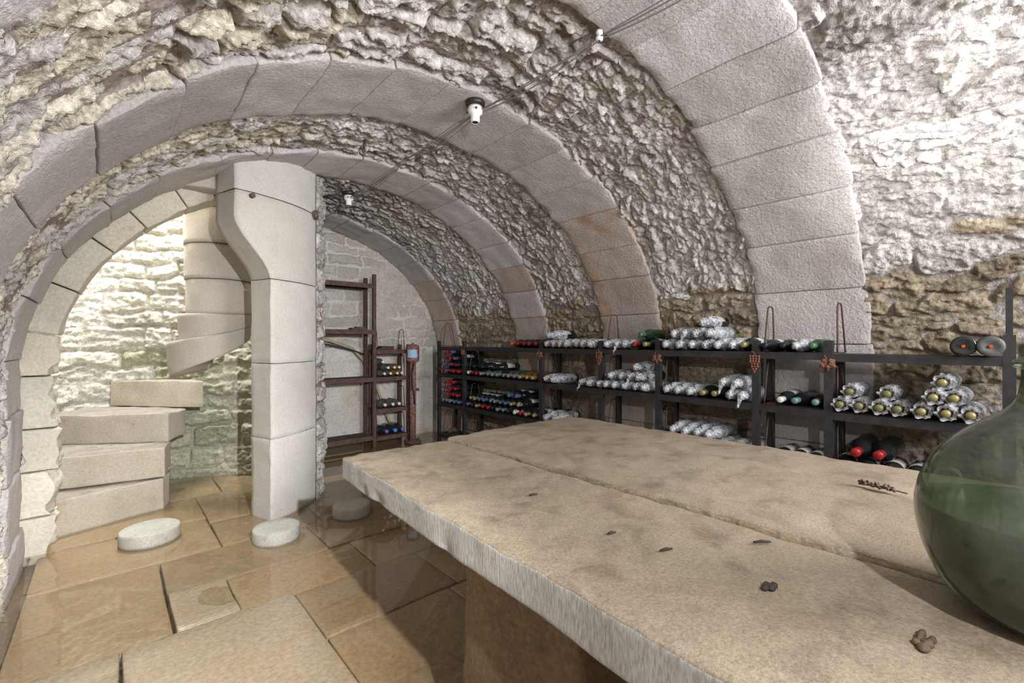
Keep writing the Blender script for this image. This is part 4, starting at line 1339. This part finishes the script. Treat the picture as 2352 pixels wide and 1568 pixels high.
o = MB().box((0, 0, 0.008), (0.16, 0.09, 0.016)).box((0.02, 0.01, 0.022), (0.09, 0.06, 0.012)).build('scrap_metal', M['rusty'])
o.location = (1.84, 4.35, 1.167); tag(o, 'flat rusty scrap lying on a shelf of the tall rack', 'scrap')

# pump / standpipe
pm = empty('standpipe', (2.36, 4.20, 0)); tag(pm, 'rusty red upright pipe topped by a small round tank with blue sticker', 'pump')
MB().tube([(2.36, 4.20, 0.0), (2.36, 4.20, 0.86)], 0.034, 16).build('pipe', M['redpaint'], pm, smooth=True)
MB().lathe([(0.001, 0.83), (0.05, 0.835), (0.066, 0.855), (0.068, 0.87), (0.068, 0.985), (0.062, 1.005), (0.04, 1.018), (0.012, 1.022), (0.010, 1.035), (0.001, 1.036)], 28, Matrix.Translation((2.36, 4.20, 0))).build('tank', M['redpaint'], pm, smooth=True)
mb = MB(); n = 8
for i in range(n):
    a = math.radians(-165 + 85 * i / (n - 1))
    for z in (0.885, 0.965):
        for q in (0.0695, 0.0680): mb.v.append((2.36 + q * math.cos(a), 4.20 + q * math.sin(a), z))
for i in range(n - 1):
    a = i * 4; mb.f += [(a, a + 4, a + 6, a + 2), (a + 1, a + 3, a + 7, a + 5), (a, a + 1, a + 5, a + 4), (a + 2, a + 6, a + 7, a + 3)]
mb.build('blue_sticker', M['bluepaper'], pm)
MB().lathe([(0.001, 0.0), (0.085, 0.0), (0.088, 0.012), (0.085, 0.024), (0.04, 0.028), (0.036, 0.05), (0.001, 0.05)], 20, Matrix.Translation((2.36, 4.20, 0))).build('flange', M['rusty'], pm, smooth=True)
mb = MB()
for i in range(6): mb.tube([(2.36 + 0.07 * math.cos(i * PI / 3), 4.20 + 0.07 * math.sin(i * PI / 3), 0.0), (2.36 + 0.07 * math.cos(i * PI / 3), 4.20 + 0.07 * math.sin(i * PI / 3), 0.045)], 0.009, 6)
mb.build('bolts', M['rusty'], pm)
MB().tube([(2.35, 4.162, 0.83), (2.325, 4.15, 0.72), (2.33, 4.155, 0.6), (2.35, 4.16, 0.52), (2.36, 4.162, 0.4)], 0.008, 7).build('side_tube', M['steel'], pm, smooth=True)
MB().tube([(2.38, 4.17, 0.555), (2.41, 4.155, 0.55)], 0.014, 8).build('valve', M['rusty'], pm)

o = MB().tube([(1.0, 4.53, 1.08), (1.3, 4.53, 1.10), (1.62, 4.52, 1.06), (1.85, 4.52, 0.98), (2.02, 4.53, 0.80), (2.12, 4.54, 0.60), (2.18, 4.54, 0.40), (2.26, 4.53, 0.2), (2.31, 4.52, 0.1)], 0.014, 8).build('hose', M['hose'], smooth=True)
tag(o, 'yellowed garden hose drooping behind the rusty shelves', 'hose')
o = MB().tube([(1.0, 4.51, 1.0), (1.3, 4.51, 1.03), (1.6, 4.5, 1.02), (1.85, 4.505, 0.96), (2.1, 4.505, 0.87), (2.22, 4.5, 0.76)], 0.008, 7).build('cable', M['cable'], smooth=True)
tag(o, 'black rubber cable hanging in a curve behind the rusty shelves', 'cable')

# ------------------------------------------------------------------ lamp sockets, insulator and wires under the crown
def socket(loc, lab, s=1.0):
    rt = empty('lamp_socket', loc); tag(rt, lab, 'lamp socket')
    MB().lathe([(0.001, 0.0), (0.045 * s, 0.0), (0.048 * s, -0.006), (0.045 * s, -0.022), (0.03 * s, -0.028), (0.001, -0.028)], 24).build('base_plate', M['blackplastic'], rt, smooth=True, local=True)
    MB().lathe([(0.001, -0.026), (0.034 * s, -0.028), (0.036 * s, -0.04), (0.034 * s, -0.058), (0.022 * s, -0.066), (0.021 * s, -0.098), (0.017 * s, -0.102), (0.014 * s, -0.098), (0.001, -0.09)], 24).build('socket_body', M['porcelain'], rt, smooth=True, local=True)
    MB().tube([(0, 0, -0.092), (0, 0, -0.1005)], 0.013 * s, 14).build('contact', M['blackplastic'], rt, local=True)
    for a in (0.4, 2.2, 4.2):
        MB().tube([(0.033 * s * math.cos(a), 0.033 * s * math.sin(a), -0.048), (0.043 * s * math.cos(a), 0.043 * s * math.sin(a), -0.049)], 0.005 * s, 8).build('screw', M['blackplastic'], rt, local=True)


socket((1.31, 1.735, 2.198), 'white porcelain lamp socket without a bulb, nearer one under the vault crown', 1.0)
socket((1.365, 3.40, 2.185), 'white porcelain lamp socket without a bulb, farther one beside the pillar head', 1.0)
ins = empty('insulator', (1.355, 1.035, 2.2)); tag(ins, 'small white porcelain wire insulator at the edge of the nearest arch', 'insulator')
MB().lathe([(0.001, 0), (0.012, 0), (0.013, -0.012), (0.008, -0.016), (0.008, -0.022), (0.014, -0.026), (0.013, -0.036), (0.001, -0.038)], 16).build('knob', M['porcelain'], ins, smooth=True, local=True)
MB().tube([(0, 0, -0.036), (0, 0, -0.043)], 0.004, 8).build('nail', M['rusty'], ins, local=True)
for k, (dx, dz) in enumerate(((-0.012, 0.0), (0.0, 0.004), (0.013, -0.003))):
    pts = []
    keys = [(1.375, -0.6, 2.165), (1.36, 0.4, 2.163), (1.355, 1.035, 2.172), (1.33, 1.735, 2.155), (1.345, 2.5, 2.150), (1.365, 3.40, 2.135), (1.30, 3.75, 2.10), (1.2, 4.2, 2.06)]
    for i in range(len(keys) - 1):
        for t in np.linspace(0, 1, 9)[:-1]:
            a, b = Vector(keys[i]), Vector(keys[i + 1]); p = a.lerp(b, t)
            p.z -= (0.012 + 0.006 * k) * math.sin(PI * t); p.x += dx * (0.5 + 0.5 * math.sin(PI * t)) * (1 + 0.4 * math.sin(i * 2 + k)); p.z += dz
            pts.append(p)
    pts.append(Vector(keys[-1]))
    o = MB().tube(pts, 0.0026, 6).build('electric_wire', M['wire'], smooth=True)
    tag(o, ('thin slack electric wire along the vault crown, nearest the stair side', 'thin slack electric wire along the vault crown, middle of three strands', 'thin slack electric wire along the vault crown, nearest the wine rack')[k], 'wire', 'wires along the vault crown')

# iron bits on the pillar
def ray_at(px, py, d):
    rr_ = (px - 1176.0) / 1040.0 * d
    return Vector((d * math.sin(YAW) + rr_ * math.cos(YAW), d * math.cos(YAW) - rr_ * math.sin(YAW), CAM.z + (784 - py) / 1040.0 * d))


def pillar_hit(px, py, rad):
    d = 2.0
    while d < 4.0:
        p = ray_at(px, py, d)
        if math.hypot(p.x - DRUM[0], p.y - DRUM[1]) < rad: return p
        d += 0.004
    return ray_at(px, py, 2.7)


p = pillar_hit(578, 450, 0.81); nrm = Vector((p.x - DRUM[0], p.y - DRUM[1], 0)).normalized()
o = MB().tube([-nrm * 0.02, nrm * 0.022], 0.014, 12).build('iron_bolt', M['rusty'], smooth=False); o.location = p
tag(o, 'rusty iron stud set in the head of the pillar', 'stud')
p = pillar_hit(714, 494, 0.755); nrm = Vector((p.x - DRUM[0], p.y - DRUM[1], 0)).normalized(); sdv = Vector((-nrm.y, nrm.x, 0))
rt = empty('iron_ring', p); tag(rt, 'rusty iron eye ring fixed in the rough side of the pillar', 'ring')
MB().tube([-nrm * 0.03, nrm * 0.03], 0.008, 8).build('pin', M['rusty'], rt, local=True)
MB().tube([nrm * 0.035 + (sdv * math.cos(a) + Vector((0, 0, 1)) * math.sin(a)) * 0.026 for a in np.linspace(0, 2 * PI, 20)], 0.006, 8).build('ring', M['rusty'], rt, smooth=True, local=True)
